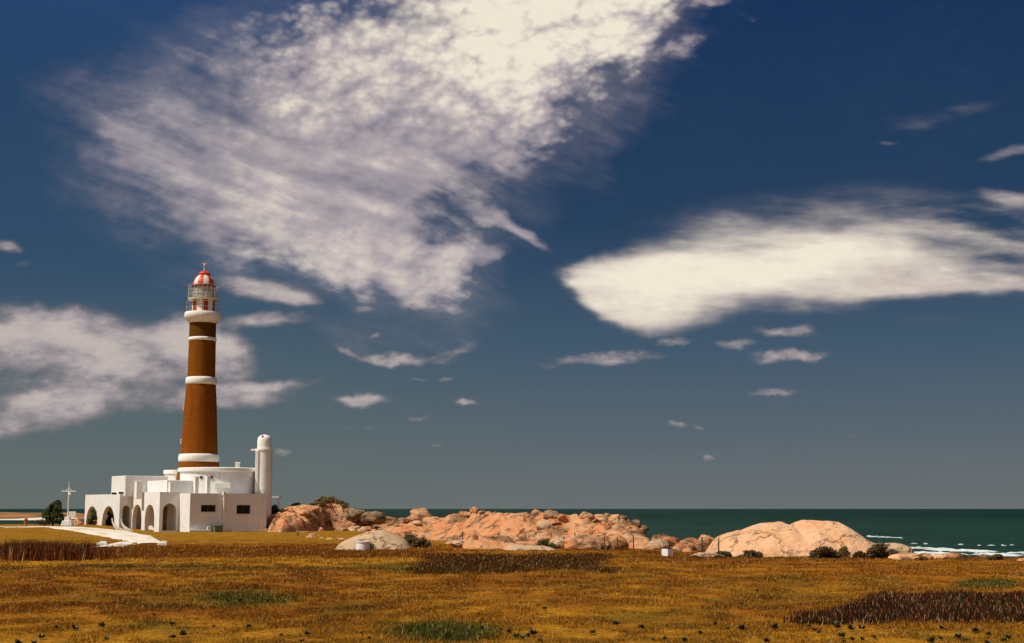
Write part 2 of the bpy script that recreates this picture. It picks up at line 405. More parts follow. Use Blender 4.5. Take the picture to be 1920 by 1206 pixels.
def brickfn(q, P, b):
    br = q.n('ShaderNodeTexBrick'); br.offset = .5
    tc = q.n('ShaderNodeSeparateXYZ'); q.l(P, tc.inputs[0])
    ang = q.m('ARCTAN2', q.m('SUBTRACT', tc.outputs[1], TWR.y), q.m('SUBTRACT', tc.outputs[0], TWR.x))
    cb = q.n('ShaderNodeCombineXYZ'); q.l(q.m('MULTIPLY', ang, 1.75), cb.inputs[0]); q.l(tc.outputs[2], cb.inputs[1])
    q.l(cb.outputs[0], br.inputs['Vector']); br.inputs['Scale'].default_value = 1
    br.inputs['Brick Width'].default_value = .3; br.inputs['Row Height'].default_value = .11
    br.inputs['Mortar Size'].default_value = .012; br.inputs['Mortar Smooth'].default_value = .3
    br.inputs['Color1'].default_value = (.27, .070, .004, 1); br.inputs['Color2'].default_value = (.20, .048, .004, 1)
    br.inputs['Mortar'].default_value = (.22, .075, .012, 1)
    n = q.noise(q.mapping(P, scale=(1, 1, .5)), 1.1, 6, .65)
    bump(q, b, br.outputs['Fac'], -.4, .03)
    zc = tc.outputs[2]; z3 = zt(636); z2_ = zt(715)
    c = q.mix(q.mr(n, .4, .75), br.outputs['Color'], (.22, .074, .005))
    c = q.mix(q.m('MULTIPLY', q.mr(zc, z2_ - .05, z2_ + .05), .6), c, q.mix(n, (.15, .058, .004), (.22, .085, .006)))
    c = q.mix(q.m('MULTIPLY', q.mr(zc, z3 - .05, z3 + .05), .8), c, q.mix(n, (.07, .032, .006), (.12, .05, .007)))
    st = q.noise(q.mapping(P, scale=(2.2, 2.2, .16)), 1.5, 6, .7)
    return q.mix(q.m('MULTIPLY', q.mr(st, .5, .72), .55), c, (.06, .028, .010))


TWR = Vector((at(372, 900, 142).x, 142, 0))
M['brick'] = lambda: mat('tower_brick', brickfn, .95, .05)
M['red'] = mat('red_paint', lambda q, P, b: q.mix(q.mr(q.noise(P, 3, 5), .4, .7), (.62, .045, .015), (.42, .035, .015)), .5, .4)
M['darkred'] = mat('dark_red_paint', lambda q, P, b: q.mix(q.mr(q.noise(P, 3, 5), .4, .7), (.33, .03, .015), (.2, .02, .012)), .5, .4)
M['cream'] = mat('cream_paint', lambda q, P, b: q.mix(q.mr(q.noise(P, 2, 5), .4, .7), (.80, .75, .64), (.6, .55, .45)), .5, .4)
M['metal'] = mat('grey_railing', lambda q, P, b: q.mix(q.mr(q.noise(P, 4, 5), .4, .7), (.62, .58, .50), (.45, .36, .28)), .55, .4)
M['glass'] = mat('lantern_glass', lambda q, P, b: q.mix(q.mr(q.noise(P, 1.5, 5), .35, .7), (.34, .32, .27), (.48, .45, .38)), .25, .5)
M['pane'] = mat('dark_window_pane', lambda q, P, b: q.mix(q.mr(q.noise(P, 1.5, 3), .35, .7), (.004, .006, .004), (.010, .014, .009)), .3, .15)
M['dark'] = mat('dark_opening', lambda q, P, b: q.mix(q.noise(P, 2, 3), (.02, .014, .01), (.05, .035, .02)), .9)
M['wood'] = mat('brown_door_wood', lambda q, P, b: q.mix(q.noise(q.mapping(P, scale=(6, 6, .6)), 3, 5), (.10, .045, .02), (.22, .10, .04)), .7)
M['green'] = mat('green_paint', lambda q, P, b: q.mix(q.noise(P, 3, 5), (.09, .14, .07), (.16, .2, .11)), .7)
M['post'] = mat('weathered_post', lambda q, P, b: q.mix(q.noise(P, 8, 5), (.045, .025, .012), (.13, .08, .05)), .9)
M['rust'] = mat('rusty_paint', lambda q, P, b: q.mix(q.noise(P, 6, 5), (.35, .09, .03), (.5, .18, .07)), .9)
M['wire'] = mat('fence_wire', lambda q, P, b: (.12, .1, .08), .6)


def rockfn(c1, c2, c3, lichen, lam):
    def fn(q, P, b):
        n = q.noise(P, .8, 7, .62, .6); n2 = q.noise(P, 3.2, 8, .68); n3 = q.noise(q.mapping(P, loc=(7, 3, 1), scale=(1, 1, 1.7)), .55, 7, .65, .5)
        c = q.mix(q.mr(n, .36, .64), c1, c2); c = q.mix(q.mr(n2, .5, .72), c, c3)
        vo = q.n('ShaderNodeTexVoronoi', feature='DISTANCE_TO_EDGE')
        nz = q.vm('MULTIPLY', q.noise(P, 1.4, 5, .6, color=True), (1.1, 1.1, 1.1))
        q.l(q.vm('ADD', q.mapping(P, rot=(.3, .1, .5), scale=(.55, .55, .9)), nz), vo.inputs['Vector']); vo.inputs['Scale'].default_value = .8
        crack = q.m('MULTIPLY', q.mr(vo.outputs['Distance'], .035, .0), q.mr(n3, .42, .6))
        c = q.mix(q.m('MULTIPLY', q.mr(n3, .56 - lam, .70 - lam), .75), c, lichen)
        c = q.mix(q.m('MULTIPLY', crack, .45 if lam < 0 else .7), c, (.16, .075, .035) if lam < 0 else (.09, .045, .022))
        h = q.m('SUBTRACT', q.m('ADD', q.m('MULTIPLY', n, .7), q.m('MULTIPLY', n2, .7)), q.m('MULTIPLY', crack, .7))
        bump(q, b, h, .9, .28)
        return c
    return fn


M['rock'] = mat('salmon_granite', rockfn((.62, .235, .085), (.60, .34, .175), (.40, .15, .055), (.12, .062, .022), .085))
M['rockpale'] = mat('pale_salmon_granite', rockfn((.76, .40, .19), (.76, .46, .27), (.66, .30, .12), (.50, .20, .07), -.02))
M['rockdark'] = mat('lichened_granite', rockfn((.42, .24, .12), (.30, .19, .10), (.20, .12, .06), (.07, .05, .022), .10))
M['rockflat'] = mat('bleached_granite', rockfn((.56, .37, .21), (.60, .40, .24), (.42, .25, .12), (.30, .15, .06), .0))


def leaffn(c1, c2, c3):
    def fn(q, P, b):
        oi = q.noise(P, 2.0, 3, .6); n2 = q.noise(P, 14, 2, .6)
        return q.mix(q.mr(n2, .4, .65), q.mix(q.mr(oi, .38, .62), c1, c2), c3)
    return fn


M['leaf'] = mat('dark_green_leaves', leaffn((.022, .04, .008), (.045, .07, .012), (.09, .085, .02)), .8)
M['leafbrown'] = mat('brown_dry_leaves', leaffn((.07, .045, .012), (.14, .085, .02), (.24, .15, .045)), .8)
M['leafdark'] = mat('blackish_scrub_leaves', leaffn((.026, .017, .006), (.055, .036, .011), (.16, .105, .03)), .8)
M['bark'] = mat('grey_brown_bark', lambda q, P, b: q.mix(q.noise(P, 6, 5), (.06, .04, .025), (.14, .1, .07)), .9)
M['sand'] = mat('white_path_concrete', lambda q, P, b: q.mix(q.mr(q.noise(P, .7, 7, .65), .4, .7), (.80, .73, .62), (.50, .36, .20)), .9)

# ------------------------------------------------------------------ numpy noise + terrain
SHX = [-400, -72, -50, -42, -20, -12, -8, -4, 0, 6, 10, 13, 16, 20, 30, 400]
SHY = [150, 152, 153, 168, 158, 152, 142, 124, 113, 104, 94, 86, 77, 71.5, 71, 76]


def terr(x, y):
    x = np.asarray(x, float); y = np.asarray(y, float)
    rise = ss(92, 135, y) * (.25 + .50 * ss(-32, -43, x)) * ss(6, -12, x)
    z = rise + (fb(x * .22, y * .22, 3) - .5) * .12 + (fb(x * 1.1 + 50, y * 1.1, 2) - .5) * .05
    ys = np.interp(x, SHX, SHY) + (fb(x * .3, y * .3 + 40, 3) - .5) * 3
    d = y - ys
    z = np.where(d > 0, z - np.clip(d, 0, 30) * .34 * ss(0, 2.5, d), z)
    return z


def T(x, y): return float(terr(np.array([x]), np.array([y]))[0])


C = lambda *a: np.array(a)
OCH = C(.425, .176, .007); BRN = C(.315, .102, .003); RED = C(.105, .028, .003); DRED = C(.070, .016, .004)
YEL = C(.50, .240, .012); GRN = C(.075, .085, .007); OLV = C(.275, .130, .005); DGR = C(.085, .062, .006)


def zone(x, y):
    yy = np.maximum(y, 5.); u = 960 + 2694 * x / yy; v = 954 + 6465 / yy
    n1 = fb(x * .35, y * .18, 4) - .5; n2 = fb(x * .9 + 30, y * .45 + 5, 4) - .5; n3 = fb(x * .12 + 9, y * .12, 3) - .5
    v = v + n1 * 16 * np.clip((v - 1000) / 60, .3, 1.6); u = u + n2 * 80
    c = np.empty(x.shape + (3,)); c[:] = OCH
    def blend(w, col_):
        nonlocal c
        w = np.clip(w, 0, 1)[..., None]; c = c * (1 - w) + col_ * w
    blend(ss(1120, 1070, v) * .50 * ss(.6, -.3, n3), BRN)
    blend(ss(-.06, .14, n3 + n1 * .6) * .6, BRN * .95)
    blend(ss(.02, .22, n2) * .35, YEL)
    blend(ss(.08, .25, -n2) * .35, DGR)
    n4 = fb(x * .5 + 70, y * .22 + 11, 4) - .5
    blend(ss(.03, .16, n4) * .5, C(.20, .050, .003)); blend(ss(.04, .2, -n4 + n1 * .4) * .35, DGR)
    blend(ss(1160, 1185, v) * .6, YEL)
    blend(ss(1056, 1061, v) * ss(1072, 1064, v) * ss(900, 700, u) * .75 * ss(-.25, .1, n1), DGR)
    blend(ss(1024, 1018, v) * .8, OLV)
    blend(ss(1016, 1021, v) * ss(1048, 1044, v) * ss(900, 760, u) * .8, BRN * .72 + RED * .28)
    blend(ss(1016, 1021, v) * ss(1052, 1046, v) * ss(230, 150, u), RED)
    blend(ss(1044, 1047, v) * ss(1058, 1054, v) * ss(820, 760, u) * .9, YEL)
    blend(ss(1036, 1043, v) * ss(1075, 1068, v) * ss(760, 800, u) * ss(1160, 1120, u) * .9, RED)
    blend(ss(1030, 1036, v) * ss(1052, 1046, v) * ss(1150, 1200, u) * .45, RED)
    top = 1150 - 40 * ss(1540, 1680, u); w = ss(top - 4, top + 6, v) * ss(1166, 1156, v) * ss(1500, 1560, u)
    blend(w, DRED)
    blend(ss(1056, 1064, v) * ss(1078, 1070, v) * ss(1080, 1250, u) * .35, BRN)
    for (a, b, ra, rb, k) in ((830, 1180, 110, 20, .55), (470, 1122, 110, 15, .5), (640, 1140, 60, 14, .4), (1850, 1092, 70, 10, .7),
                              (1500, 1095, 70, 8, .35), (300, 1172, 70, 10, .5), (1180, 1150, 60, 8, .35), (290, 1130, 60, 8, .4), (1650, 1086, 60, 8, .3), (780, 1066, 60, 5, .6)):
        d = ((u - a) / ra) ** 2 + ((v - b) / rb) ** 2
        blend(ss(1.5, .3, d) * k, GRN)
    return c


def mesh_np(name, V, nper, mats, cols=None, parent=None, smooth=False):
    """faces made of consecutive groups of nper vertices"""
    me = bpy.data.meshes.new(name); n = len(V); nf = n // nper
    me.vertices.add(n); me.vertices.foreach_set('co', V.astype(np.float32).ravel())
    me.loops.add(n); me.loops.foreach_set('vertex_index', np.arange(n, dtype=np.int32))
    me.polygons.add(nf); me.polygons.foreach_set('loop_start', np.arange(0, n, nper, dtype=np.int32))
    me.update(calc_edges=True)
    me.materials.append(mats)
    if cols is not None:
        at_ = me.color_attributes.new('tint', 'FLOAT_COLOR', 'POINT')
        cc_ = np.ones((n, 4), np.float32); cc_[:, :3] = cols; at_.data.foreach_set('color', cc_.ravel())
    o = bpy.data.objects.new(name, me); col.objects.link(o)
    if parent: o.parent = parent
    return o


def gridmesh(name, xs, ys, zf, m, colf=None, smooth=True):
    Xg, Yg = np.meshgrid(xs, ys); Z = zf(Xg, Yg); nx, ny = len(xs), len(ys)
    V = np.stack([Xg, Yg, Z], -1).reshape(-1, 3)
    i = np.arange(nx * ny).reshape(ny, nx)
    Fq = np.stack([i[:-1, :-1], i[:-1, 1:], i[1:, 1:], i[1:, :-1]], -1).reshape(-1, 4)
    me = bpy.data.meshes.new(name); me.vertices.add(len(V)); me.vertices.foreach_set('co', V.astype(np.float32).ravel())
    me.loops.add(Fq.size); me.loops.foreach_set('vertex_index', Fq.astype(np.int32).ravel())
    me.polygons.add(len(Fq)); me.polygons.foreach_set('loop_start', np.arange(0, Fq.size, 4, dtype=np.int32))
    me.update(calc_edges=True); me.materials.append(m)
    if smooth: me.shade_smooth()
    if colf is not None:
        a = me.color_attributes.new('tint', 'FLOAT_COLOR', 'POINT'); c4 = np.ones((len(V), 4), np.float32)
        c4[:, :3] = colf(Xg, Yg).reshape(-1, 3); a.data.foreach_set('color', c4.ravel())
    o = bpy.data.objects.new(name, me); col.objects.link(o); return o


def tintfn(amp, sc, dark=.6):
    def fn(q, P, b):
        a = q.n('ShaderNodeVertexColor', layer_name='tint').outputs[0]
        n = q.noise(P, sc, 6, .7); n2 = q.noise(P, sc * .12, 5, .65)
        k = q.m('MULTIPLY', q.mr(n, .3, .7, 1 - amp, 1 + amp), q.mr(n2, .3, .7, .82, 1.15))
        s = q.vm('SCALE', a); q.l(k, s.node.inputs['Scale'])
        bump(q, b, q.noise(P, sc * 1.7, 5, .75), .9, .12)
        return s
    return fn


M['ground'] = mat('dry_turf', tintfn(.45, 5), .95, .1)
M['grass'] = mat('dry_grass_blades', tintfn(.25, 6), .85, .15)

# ------------------------------------------------------------------ setting
xs = np.concatenate([[-900, -500, -300, -200, -140], np.arange(-100, -60, 2.), np.arange(-60, 45, .45), np.arange(45, 100, 2.), [140, 200, 300, 500, 900]])
ys = np.concatenate([[-900, -400, -200, -100, -50, -20, -5, 5], np.arange(10, 24, 1.), np.arange(24, 172, .45), np.arange(172, 200, 4.)])
ground = gridmesh('ground', xs, ys, lambda x, y: terr(x, y), M['ground'], zone)
tag(ground, kind='structure')


def waterfn(q, P, b):
    n = q.noise(q.mapping(P, scale=(.35, 1.2, 1)), .12, 8, .7, .3); n2 = q.noise(q.mapping(P, scale=(.25, 1.6, 1)), .6, 6, .7)
    s = q.n('ShaderNodeSeparateXYZ'); q.l(P, s.inputs[0])
    near = q.mr(s.outputs[1], 260, 900, 1, 0)
    deep = q.mix(q.mr(n, .35, .65), (.002, .014, .010), (.007, .034, .023))
    shal = q.mix(q.mr(n, .3, .7), (.004, .024, .016), (.019, .056, .037))
    c = q.mix(near, deep, shal)
    bump(q, b, q.m('ADD', q.m('MULTIPLY', n, 2.), n2), .7, 1.2)
    b.inputs['Roughness'].default_value = .55; b.inputs['Specular IOR Level'].default_value = .06
    return c


M['water'] = mat('sea_water', waterfn, .5)
sx = np.concatenate([[-30000, -12000, -5000, -2000, -900], np.arange(-400, 400, 4.), [900, 2000, 5000, 12000, 30000]])
sy = np.concatenate([[60, 68], np.arange(74, 240, 1.3), np.arange(240, 600, 9.), [800, 1200, 2000, 4000, 8000, 16000, 40000]])
sea = gridmesh('sea', sx, sy, lambda x, y: SEA + (fb(x * .05, y * .22, 4) - .5) * .35 * ss(600, 200, y) * ss(60, 100, y), M['water'])
tag(sea, kind='structure')
# foam of the small breakers off the shore
M['foam'] = mat('white_foam', lambda q, P, b: q.mix(q.noise(P, 2, 5), (.72, .76, .74), (.5, .58, .55)), .8)
fm = MB(); random.seed(4)
for (u0, u1, vv, dens, wd) in ((1850, 1892, 1042, 45, .8), (1712, 1790, 1039, 50, .8), (1760, 1850, 1034, 80, .8), (1700, 1775, 1030, 40, .5), (1625, 1690, 1008, 35, .35), (1725, 1900, 1041, 40, .4), (1640, 1900, 1022, 12, .3), (1890, 2250, 1040, 90, .8), (1950, 2300, 1033, 60, .7)):
    for i in range(dens):
        t = random.random(); u = u0 + (u1 - u0) * t; v = vv + random.gauss(0, .7) + 3 * (t - .5)
        Y = (EYE - SEA) * 2694 / (v - 954); X = (u - 960) / 2694 * Y
        w = random.uniform(.3, 2.2) * wd; d = random.uniform(.08, .3) * wd; k = random.randint(6, 9)
        z = SEA + .16 + random.random() * .1; vs = []
        for j in range(k):
            a = 2 * math.pi * j / k; rr = random.uniform(.5, 1.1)
            vs.append((X + w * rr * math.cos(a), Y + d * rr * math.sin(a), z - .1))
        fm.add(vs + [(X, Y, z + random.uniform(.0, .05) * wd)], [(j, (j + 1) % k, k) for j in range(k)])
fo = fm.build('foam', M['foam']); tag(fo, 'broken white surf foam off the right shore', 'foam', kind='stuff')

# far spit across the bay
spx = np.linspace(-420, -186, 120); spy = np.linspace(600, 760, 50)


def spz(x, y):
    e = ss(-190, -215, x + (fb(x * .05, y * .05, 3) - .5) * 30); c = np.exp(-((y - 670) / 55.) ** 2)
    return SEA - .6 + e * c * (3.0 + 1.0 * fb(x * .04, y * .03, 4)) - .0


M['spit'] = mat('far_spit_soil', lambda q, P, b: q.mix(q.mr(q.noise(P, .05, 6, .6), .4, .62), (.36, .15, .055), (.16, .09, .02)), .95)
tag(gridmesh('far_spit_ground', spx, spy, spz, M['spit']), kind='structure')
bch = MB(); random.seed(2)
for i in range(60):
    X = -400 + i * 3.6; w = 3.4; y0 = 586 + 6 * math.sin(i * .3) + random.uniform(-1.5, 1.5)
    bch.add([(X - w, y0, SEA - .02), (X + w, y0, SEA - .02), (X + w, y0 + 45, SEA + .75), (X - w, y0 + 45, SEA + .75)], [(0, 1, 2, 3)])
tag(bch.build('far_beach_ground', M['sand']), kind='structure')

# ------------------------------------------------------------------ path
def ribbon(pts, name, m, lift=.035, jag=.15, seed=1):
    """pts: (u_left,v,u_right) rows -> strip on the terrain"""
    rnd = random.Random(seed); rows = []
    P2 = []
    for (ua, ub, v) in pts:
        r = []
        for u in (ua, ub):
            ya = np.arange(60, 165, .05); za = terr((u - 960) / 2694 * ya, ya) + lift; va = 954 + (EYE - za) * 2694 / ya
            y = float(ya[int(np.argmax(va <= v))])
            r.append(Vector(((u - 960) / 2694 * y, y)))
        P2.append(r)
    mb = MB(); N = 14; K = 10
    rr = []
    for i in range(len(P2) - 1):
        for k in range(N):
            t = k / N; a = P2[i][0].lerp(P2[i + 1][0], t); b = P2[i][1].lerp(P2[i + 1][1], t); rr.append((a, b))
    rr.append(P2[-1])
    vs = []
    for a, b in rr:
        ja = rnd.uniform(-jag, jag); jb = rnd.uniform(-jag, jag)
        for k in range(K + 1):
            t = k / K; p = Vector(a).lerp(Vector(b), t)
            if k == 0: p = p + Vector((ja, 0))
            if k == K: p = p + Vector((jb, 0))
            vs.append((p.x, p.y, T(p.x, p.y) + lift - (.06 if k in (0, K) else 0)))
    fs = []
    for i in range(len(rr) - 1):
        for k in range(K):
            a = i * (K + 1) + k; fs.append((a, a + 1, a + K + 2, a + K + 1))
    mb.add(vs, fs); o = mb.build(name, m, smooth=True)
    tag(o, kind='structure'); return o


ribbon([(82, 122, 987), (100, 190, 990), (140, 245, 995), (185, 285, 1003), (232, 298, 1011), (262, 312, 1018)], 'path', M['sand'], .05)
ribbon([(-40, 10, 988), (40, 84, 987), (60, 100, 986.5)], 'beach_path', M['sand'], .05)
ribbon([(225, 262, 1015), (190, 240, 1022), (176, 200, 1024)], 'side_path', M['sand'], .06, .3, 4)

# ------------------------------------------------------------------ lighthouse
random.seed(7)
PX = 142 / 2694.0     # metres per pixel at the tower
lt = at(372, 900, 142); LX, LY = lt.x, 142.0
base_z = T(LX, LY)


def zt(v): return at(376, v, LY).z


lh = empty('lighthouse', (LX, LY, base_z), 'tall round brown brick lighthouse with white rings and striped red dome', 'lighthouse')
c0 = (LX, LY, 0)
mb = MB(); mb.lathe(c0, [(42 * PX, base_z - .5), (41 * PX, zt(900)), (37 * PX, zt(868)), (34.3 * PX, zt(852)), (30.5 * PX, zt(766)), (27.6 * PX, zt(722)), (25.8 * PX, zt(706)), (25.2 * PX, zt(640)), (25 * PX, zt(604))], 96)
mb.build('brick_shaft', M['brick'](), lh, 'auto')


def ring(v0, v1, r, rin, name='ring'):
    a, b = zt(v1), zt(v0); h = b - a; q = []
    q.append((rin * PX, a)); q.append(((r - 2) * PX, a))
    for k in range(7):
        t = k / 6 * math.pi - math.pi / 2
        q.append(((r - 2.4 + 2.4 * math.cos(t)) * PX, a + h * .5 + h * .5 * math.sin(t)))
    q.append((rin * PX, b + .02))
    m_ = MB(); m_.lathe(c0, q, 80, cap=False); return m_.build(name, M['ring'], lh, 'auto')


ring(852, 867, 38.5, 33); ring(708, 722, 29.6, 24); ring(633, 640.5, 26.6, 24)
g_ = MB(); g_.lathe(c0, [(24 * PX, zt(607)), (27 * PX, zt(606)), (33 * PX, zt(599)), (35 * PX, zt(595)), (35 * PX, zt(589)), (33.5 * PX, zt(586.5)), (10 * PX, zt(586))], 80)
g_.build('gallery', M['ring'], lh, 'auto')
# lower lantern room with alternating panels
lr = MB(); nseg = 12
for i in range(nseg):
    lr.cur = i % 2
    lr.lathe(c0, [(21.5 * PX, zt(586)), (21.5 * PX, zt(563))], 4, 2 * math.pi * (i + .25) / nseg, 2 * math.pi * (i + 1.25) / nseg, cap=False)
lr.build('lantern_room', [M['cream'], M['darkred']], lh)
ms = MB(); ms.lathe(c0, [(20 * PX, zt(564)), (29 * PX, zt(563.5)), (29.6 * PX, zt(561)), (20 * PX, zt(560))], 64)
ms.build('upper_gallery', M['cream'], lh)
gl = MB(); gl.lathe(c0, [(20 * PX, zt(562)), (20 * PX, zt(538))], 48); gl.build('lantern_glazing', M['glass'], lh, 'auto')
bars = MB()
for i in range(16):
    a = 2 * math.pi * i / 16; x, y = LX + 20.4 * PX * math.cos(a), LY + 20.4 * PX * math.sin(a)
    bars.tube((x, y, zt(562)), (x, y, zt(537)), .035)
    a2 = a + .35; x2, y2 = LX + 20.4 * PX * math.cos(a2), LY + 20.4 * PX * math.sin(a2)
bars.lathe(c0, [(20.2 * PX, zt(551)), (20.9 * PX, zt(551)), (20.9 * PX, zt(549.6)), (20.2 * PX, zt(549.6))], 48, cap=False)
bars.build('glazing_bar', M['metal'], lh)


def rail(r, v0, v1, n, name, nr=3):
    m_ = MB(); za, zb = zt(v1), zt(v0)
    for i in range(n):
        a = 2 * math.pi * i / n; x, y = LX + r * PX * math.cos(a), LY + r * PX * math.sin(a)
        m_.tube((x, y, za), (x, y, zb), .016, n=5)
    for k in range(nr):
        z = za + (zb - za) * (k + 1) / nr
        for i in range(32):
            a = 2 * math.pi * i / 32; b = 2 * math.pi * (i + 1) / 32
            m_.tube((LX + r * PX * math.cos(a), LY + r * PX * math.sin(a), z), (LX + r * PX * math.cos(b), LY + r * PX * math.sin(b), z), .015, n=5)
    return m_.build(name, M['metal'], lh)


rail(32, 568, 587, 14, 'railing', 2); rail(29, 536, 561, 22, 'upper_railing', 3)
hood = MB(); hood.lathe(c0, [(20 * PX, zt(538.5)), (23 * PX, zt(538)), (23 * PX, zt(536)), (20 * PX, zt(535))], 48); hood.build('dome_cornice', M['darkred'], lh)
dm = MB(); zb, ztp = zt(536.5), zt(515)
for i in range(12):
    dm.cur = i % 2; prof = []
    for k in range(9):
        t = k / 8 * math.pi / 2 * .93; prof.append((21.5 * PX * math.cos(t) ** .85, zb + (ztp - zb) * math.sin(t)))
    dm.lathe(c0, prof, 5, 2 * math.pi * (i + .3) / 12, 2 * math.pi * (i + 1.3) / 12, cap=False)
dm.build('dome', [M['red'], M['cream']], lh, 'auto')
cp = MB(); cp.lathe(c0, [(7 * PX, zt(518)), (11 * PX, zt(517)), (11.5 * PX, zt(514)), (9 * PX, zt(511)), (5 * PX, zt(508.5)), (1 * PX, zt(507.5))], 24); cp.build('dome_cap', M['red'], lh, 'auto')
fi = MB(); fi.lathe(c0, [(1.6 * PX, zt(508)), (1.1 * PX, zt(500)), (2.4 * PX, zt(499)), (2.4 * PX, zt(497)), (.8 * PX, zt(496)), (.5 * PX, zt(490))], 10)
fi.box((LX, LY, zt(494.5)), (.55, .06, .06)); fi.build('finial', M['metal'], lh)
# hooded slit windows on the left flank
for (v, r) in ((696, 25.7), (766, 30.6), (829, 33.4), (897, 40.5)):
    a = R(192); x, y = LX + r * PX * math.cos(a), LY + r * PX * math.sin(a); w = MB()
    w.box((x, y, zt(v)), (.22, .42, .36), a); w.box((x, y, zt(v) + .2), (.30, .5, .07), a)
    wo_ = w.build('window', M['ring'], lh, bevel=.03)
    p = MB(); p.box((x + math.cos(a) * .112, y + math.sin(a) * .112, zt(v)), (.02, .24, .22), a); p.build('pane', M['pane'], wo_)

# ------------------------------------------------------------------ keeper's house
AL = R(35)
d1 = Vector((math.cos(AL), math.sin(AL), 0)); d2 = Vector((-math.sin(AL), math.cos(AL), 0))
n1 = Vector((math.sin(AL), -math.cos(AL), 0)); n2 = Vector((-math.cos(AL), -math.sin(AL), 0))


def stepto(P, d, u):
    k = (u - 960) / 2694.
    L = (k * P.y - P.x) / (d.x - k * d.y)
    return P + d * L, abs(L)


ZB = -.6


def wallmesh(A, B, z0, z1, th, ops, inward, name, m, parent, n=14, bev=.0):
    """wall from A to B (plan), outer face on line AB, thickness goes towards inward; ops=(s0,s1,sill,head,kind)"""
    d = (B - A); L = d.length; d = d / L; mbw = MB()
    br = [0]
    for (s0, s1, sill, head, kind) in ops:
        br += list(np.linspace(s0, s1, n if kind == 'arch' else 2))
    br.append(L); br = sorted(set(round(b, 5) for b in br))

    def hole(s0, s1):
        mid = (s0 + s1) / 2
        for (a, b, sill, head, kind) in ops:
            if a - 1e-4 < mid < b + 1e-4:
                def hh(s):
                    if kind != 'arch': return head
                    c = (a + b) / 2; r = (b - a) / 2; t = max(-1, min(1, (s - c) / r))
                    return head - r + r * math.sqrt(max(0, 1 - t * t))
                return sill, hh(s0), hh(s1)
        return None
    def pt(s, z, k): p = A + d * s + inward * (th * k); return (p.x, p.y, z)
    def slab(s0, s1, za0, za1, zb0, zb1):   # bottoms za, tops zb at s0,s1
        v = [pt(s0, za0, 0), pt(s1, za1, 0), pt(s1, zb1, 0), pt(s0, zb0, 0), pt(s0, za0, 1), pt(s1, za1, 1), pt(s1, zb1, 1), pt(s0, zb0, 1)]
        mbw.add(v, [(0, 1, 2, 3), (7, 6, 5, 4), (0, 4, 5, 1), (3, 2, 6, 7), (0, 3, 7, 4), (1, 5, 6, 2)])
    for s0, s1 in zip(br[:-1], br[1:]):
        h = hole(s0, s1)
        if h is None: slab(s0, s1, z0, z0, z1, z1)
        else:
            if h[0] > z0 + .01: slab(s0, s1, z0, z0, h[0], h[0])
            slab(s0, s1, h[1], h[2], z1, z1)
    # drop inner shared faces
    o = mbw.build(name, m, parent)
    bm = bmesh.new(); bm.from_mesh(o.data); bmesh.ops.remove_doubles(bm, verts=bm.verts, dist=1e-4)
    seen = {}
    for f in bm.faces:
        k = tuple(sorted(v.index for v in f.verts)); seen.setdefault(k, []).append(f)
    dead = [f for fs in seen.values() if len(fs) > 1 for f in fs]
    if dead: bmesh.ops.delete(bm, geom=dead, context='FACES')
    bmesh.ops.recalc_face_normals(bm, faces=bm.faces); bm.to_mesh(o.data); bm.free()
    return o


P0 = Vector((at(355, 990, 134).x, 134, 0)); PE, LE = stepto(P0, d1, 499)
P1, L01 = stepto(P0, d2, 335); P2, L12 = stepto(P1, -d1, 298); P3, L23 = stepto(P2, d2, 245)
P4, L34 = stepto(P3, -d1, 223); P5, L45 = stepto(P4, d2, 158)
ZT = at(360, 925, 134).z
hs = empty('lighthouse_house', (P0.x, P0.y, T(P0.x, P0.y)), 'low whitewashed house with arched porches wrapped round the lighthouse foot', 'house')
DEP = 7.5


def sat(P, u): return stepto(P, d1, u)[1]


# front (shaded) wall with two dark windows
wz = lambda v: at(430, v, 136).z
ops = [(sat(P0, 376), sat(P0, 404), wz(960), wz(947), 'w'), (sat(P0, 443), sat(P0, 469), wz(964), wz(947), 'w')]
wallmesh(P0, PE, ZB, ZT, .3, ops, -n1, 'wall', M['white'], hs)
for s0, s1, a, b, _ in ops:
    f = MB(); t = .06
    for (p, q, za, zb_) in ((s0, s0 + t, a, b), (s1 - t, s1, a, b), (s0 + t, s1 - t, a, a + t), (s0 + t, s1 - t, b - t, b), ((s0 + s1) / 2 - .025, (s0 + s1) / 2 + .025, a + t, b - t)):
        c = P0 + d1 * (p + q) / 2 - n1 * .17; f.box((c.x, c.y, (za + zb_) / 2), (q - p, .06, zb_ - za), AL)
    wo_ = f.build('window', M['wood'], hs)
    c = P0 + d1 * (s0 + s1) / 2 - n1 * .2; p = MB(); p.box((c.x, c.y, (a + b) / 2), (s1 - s0 - .01, .02, b - a - .01), AL); p.build('pane', M['pane'], wo_)
    c = P0 + d1 * (s0 + s1) / 2 + n1 * .03; p = MB(); p.box((c.x, c.y, a - .05), (s1 - s0 + .2, .12, .07), AL); p.build('sill', M['ring'], wo_)
# left flank of the front block
DB = 6.0
wallmesh(P0 + d2 * .302 - Vector((0, 0, 0)), P0 + d2 * DB, ZB, ZT - .003, .3, [], d1, 'wall', M['white'], hs)
# pier face is the lit end left of the corner
wallmesh(P0 + d2 * .3, P0, ZB, ZT + .004, .02, [], -d1 * -1 * 0 + n2 * 1, 'pilaster', M['ring'], hs) if False else None
wallmesh(PE - n1 * .302, PE - n1 * DB, ZB, ZT - .003, .3, [], -d1, 'wall', M['white'], hs)
rf = MB(); c = P0 + d1 * LE / 2 + d2 * DB / 2; rf.box((c.x, c.y, ZT - .45), (LE - .62, DB - .66, .2), AL); rf.build('roof', M['white'], hs)
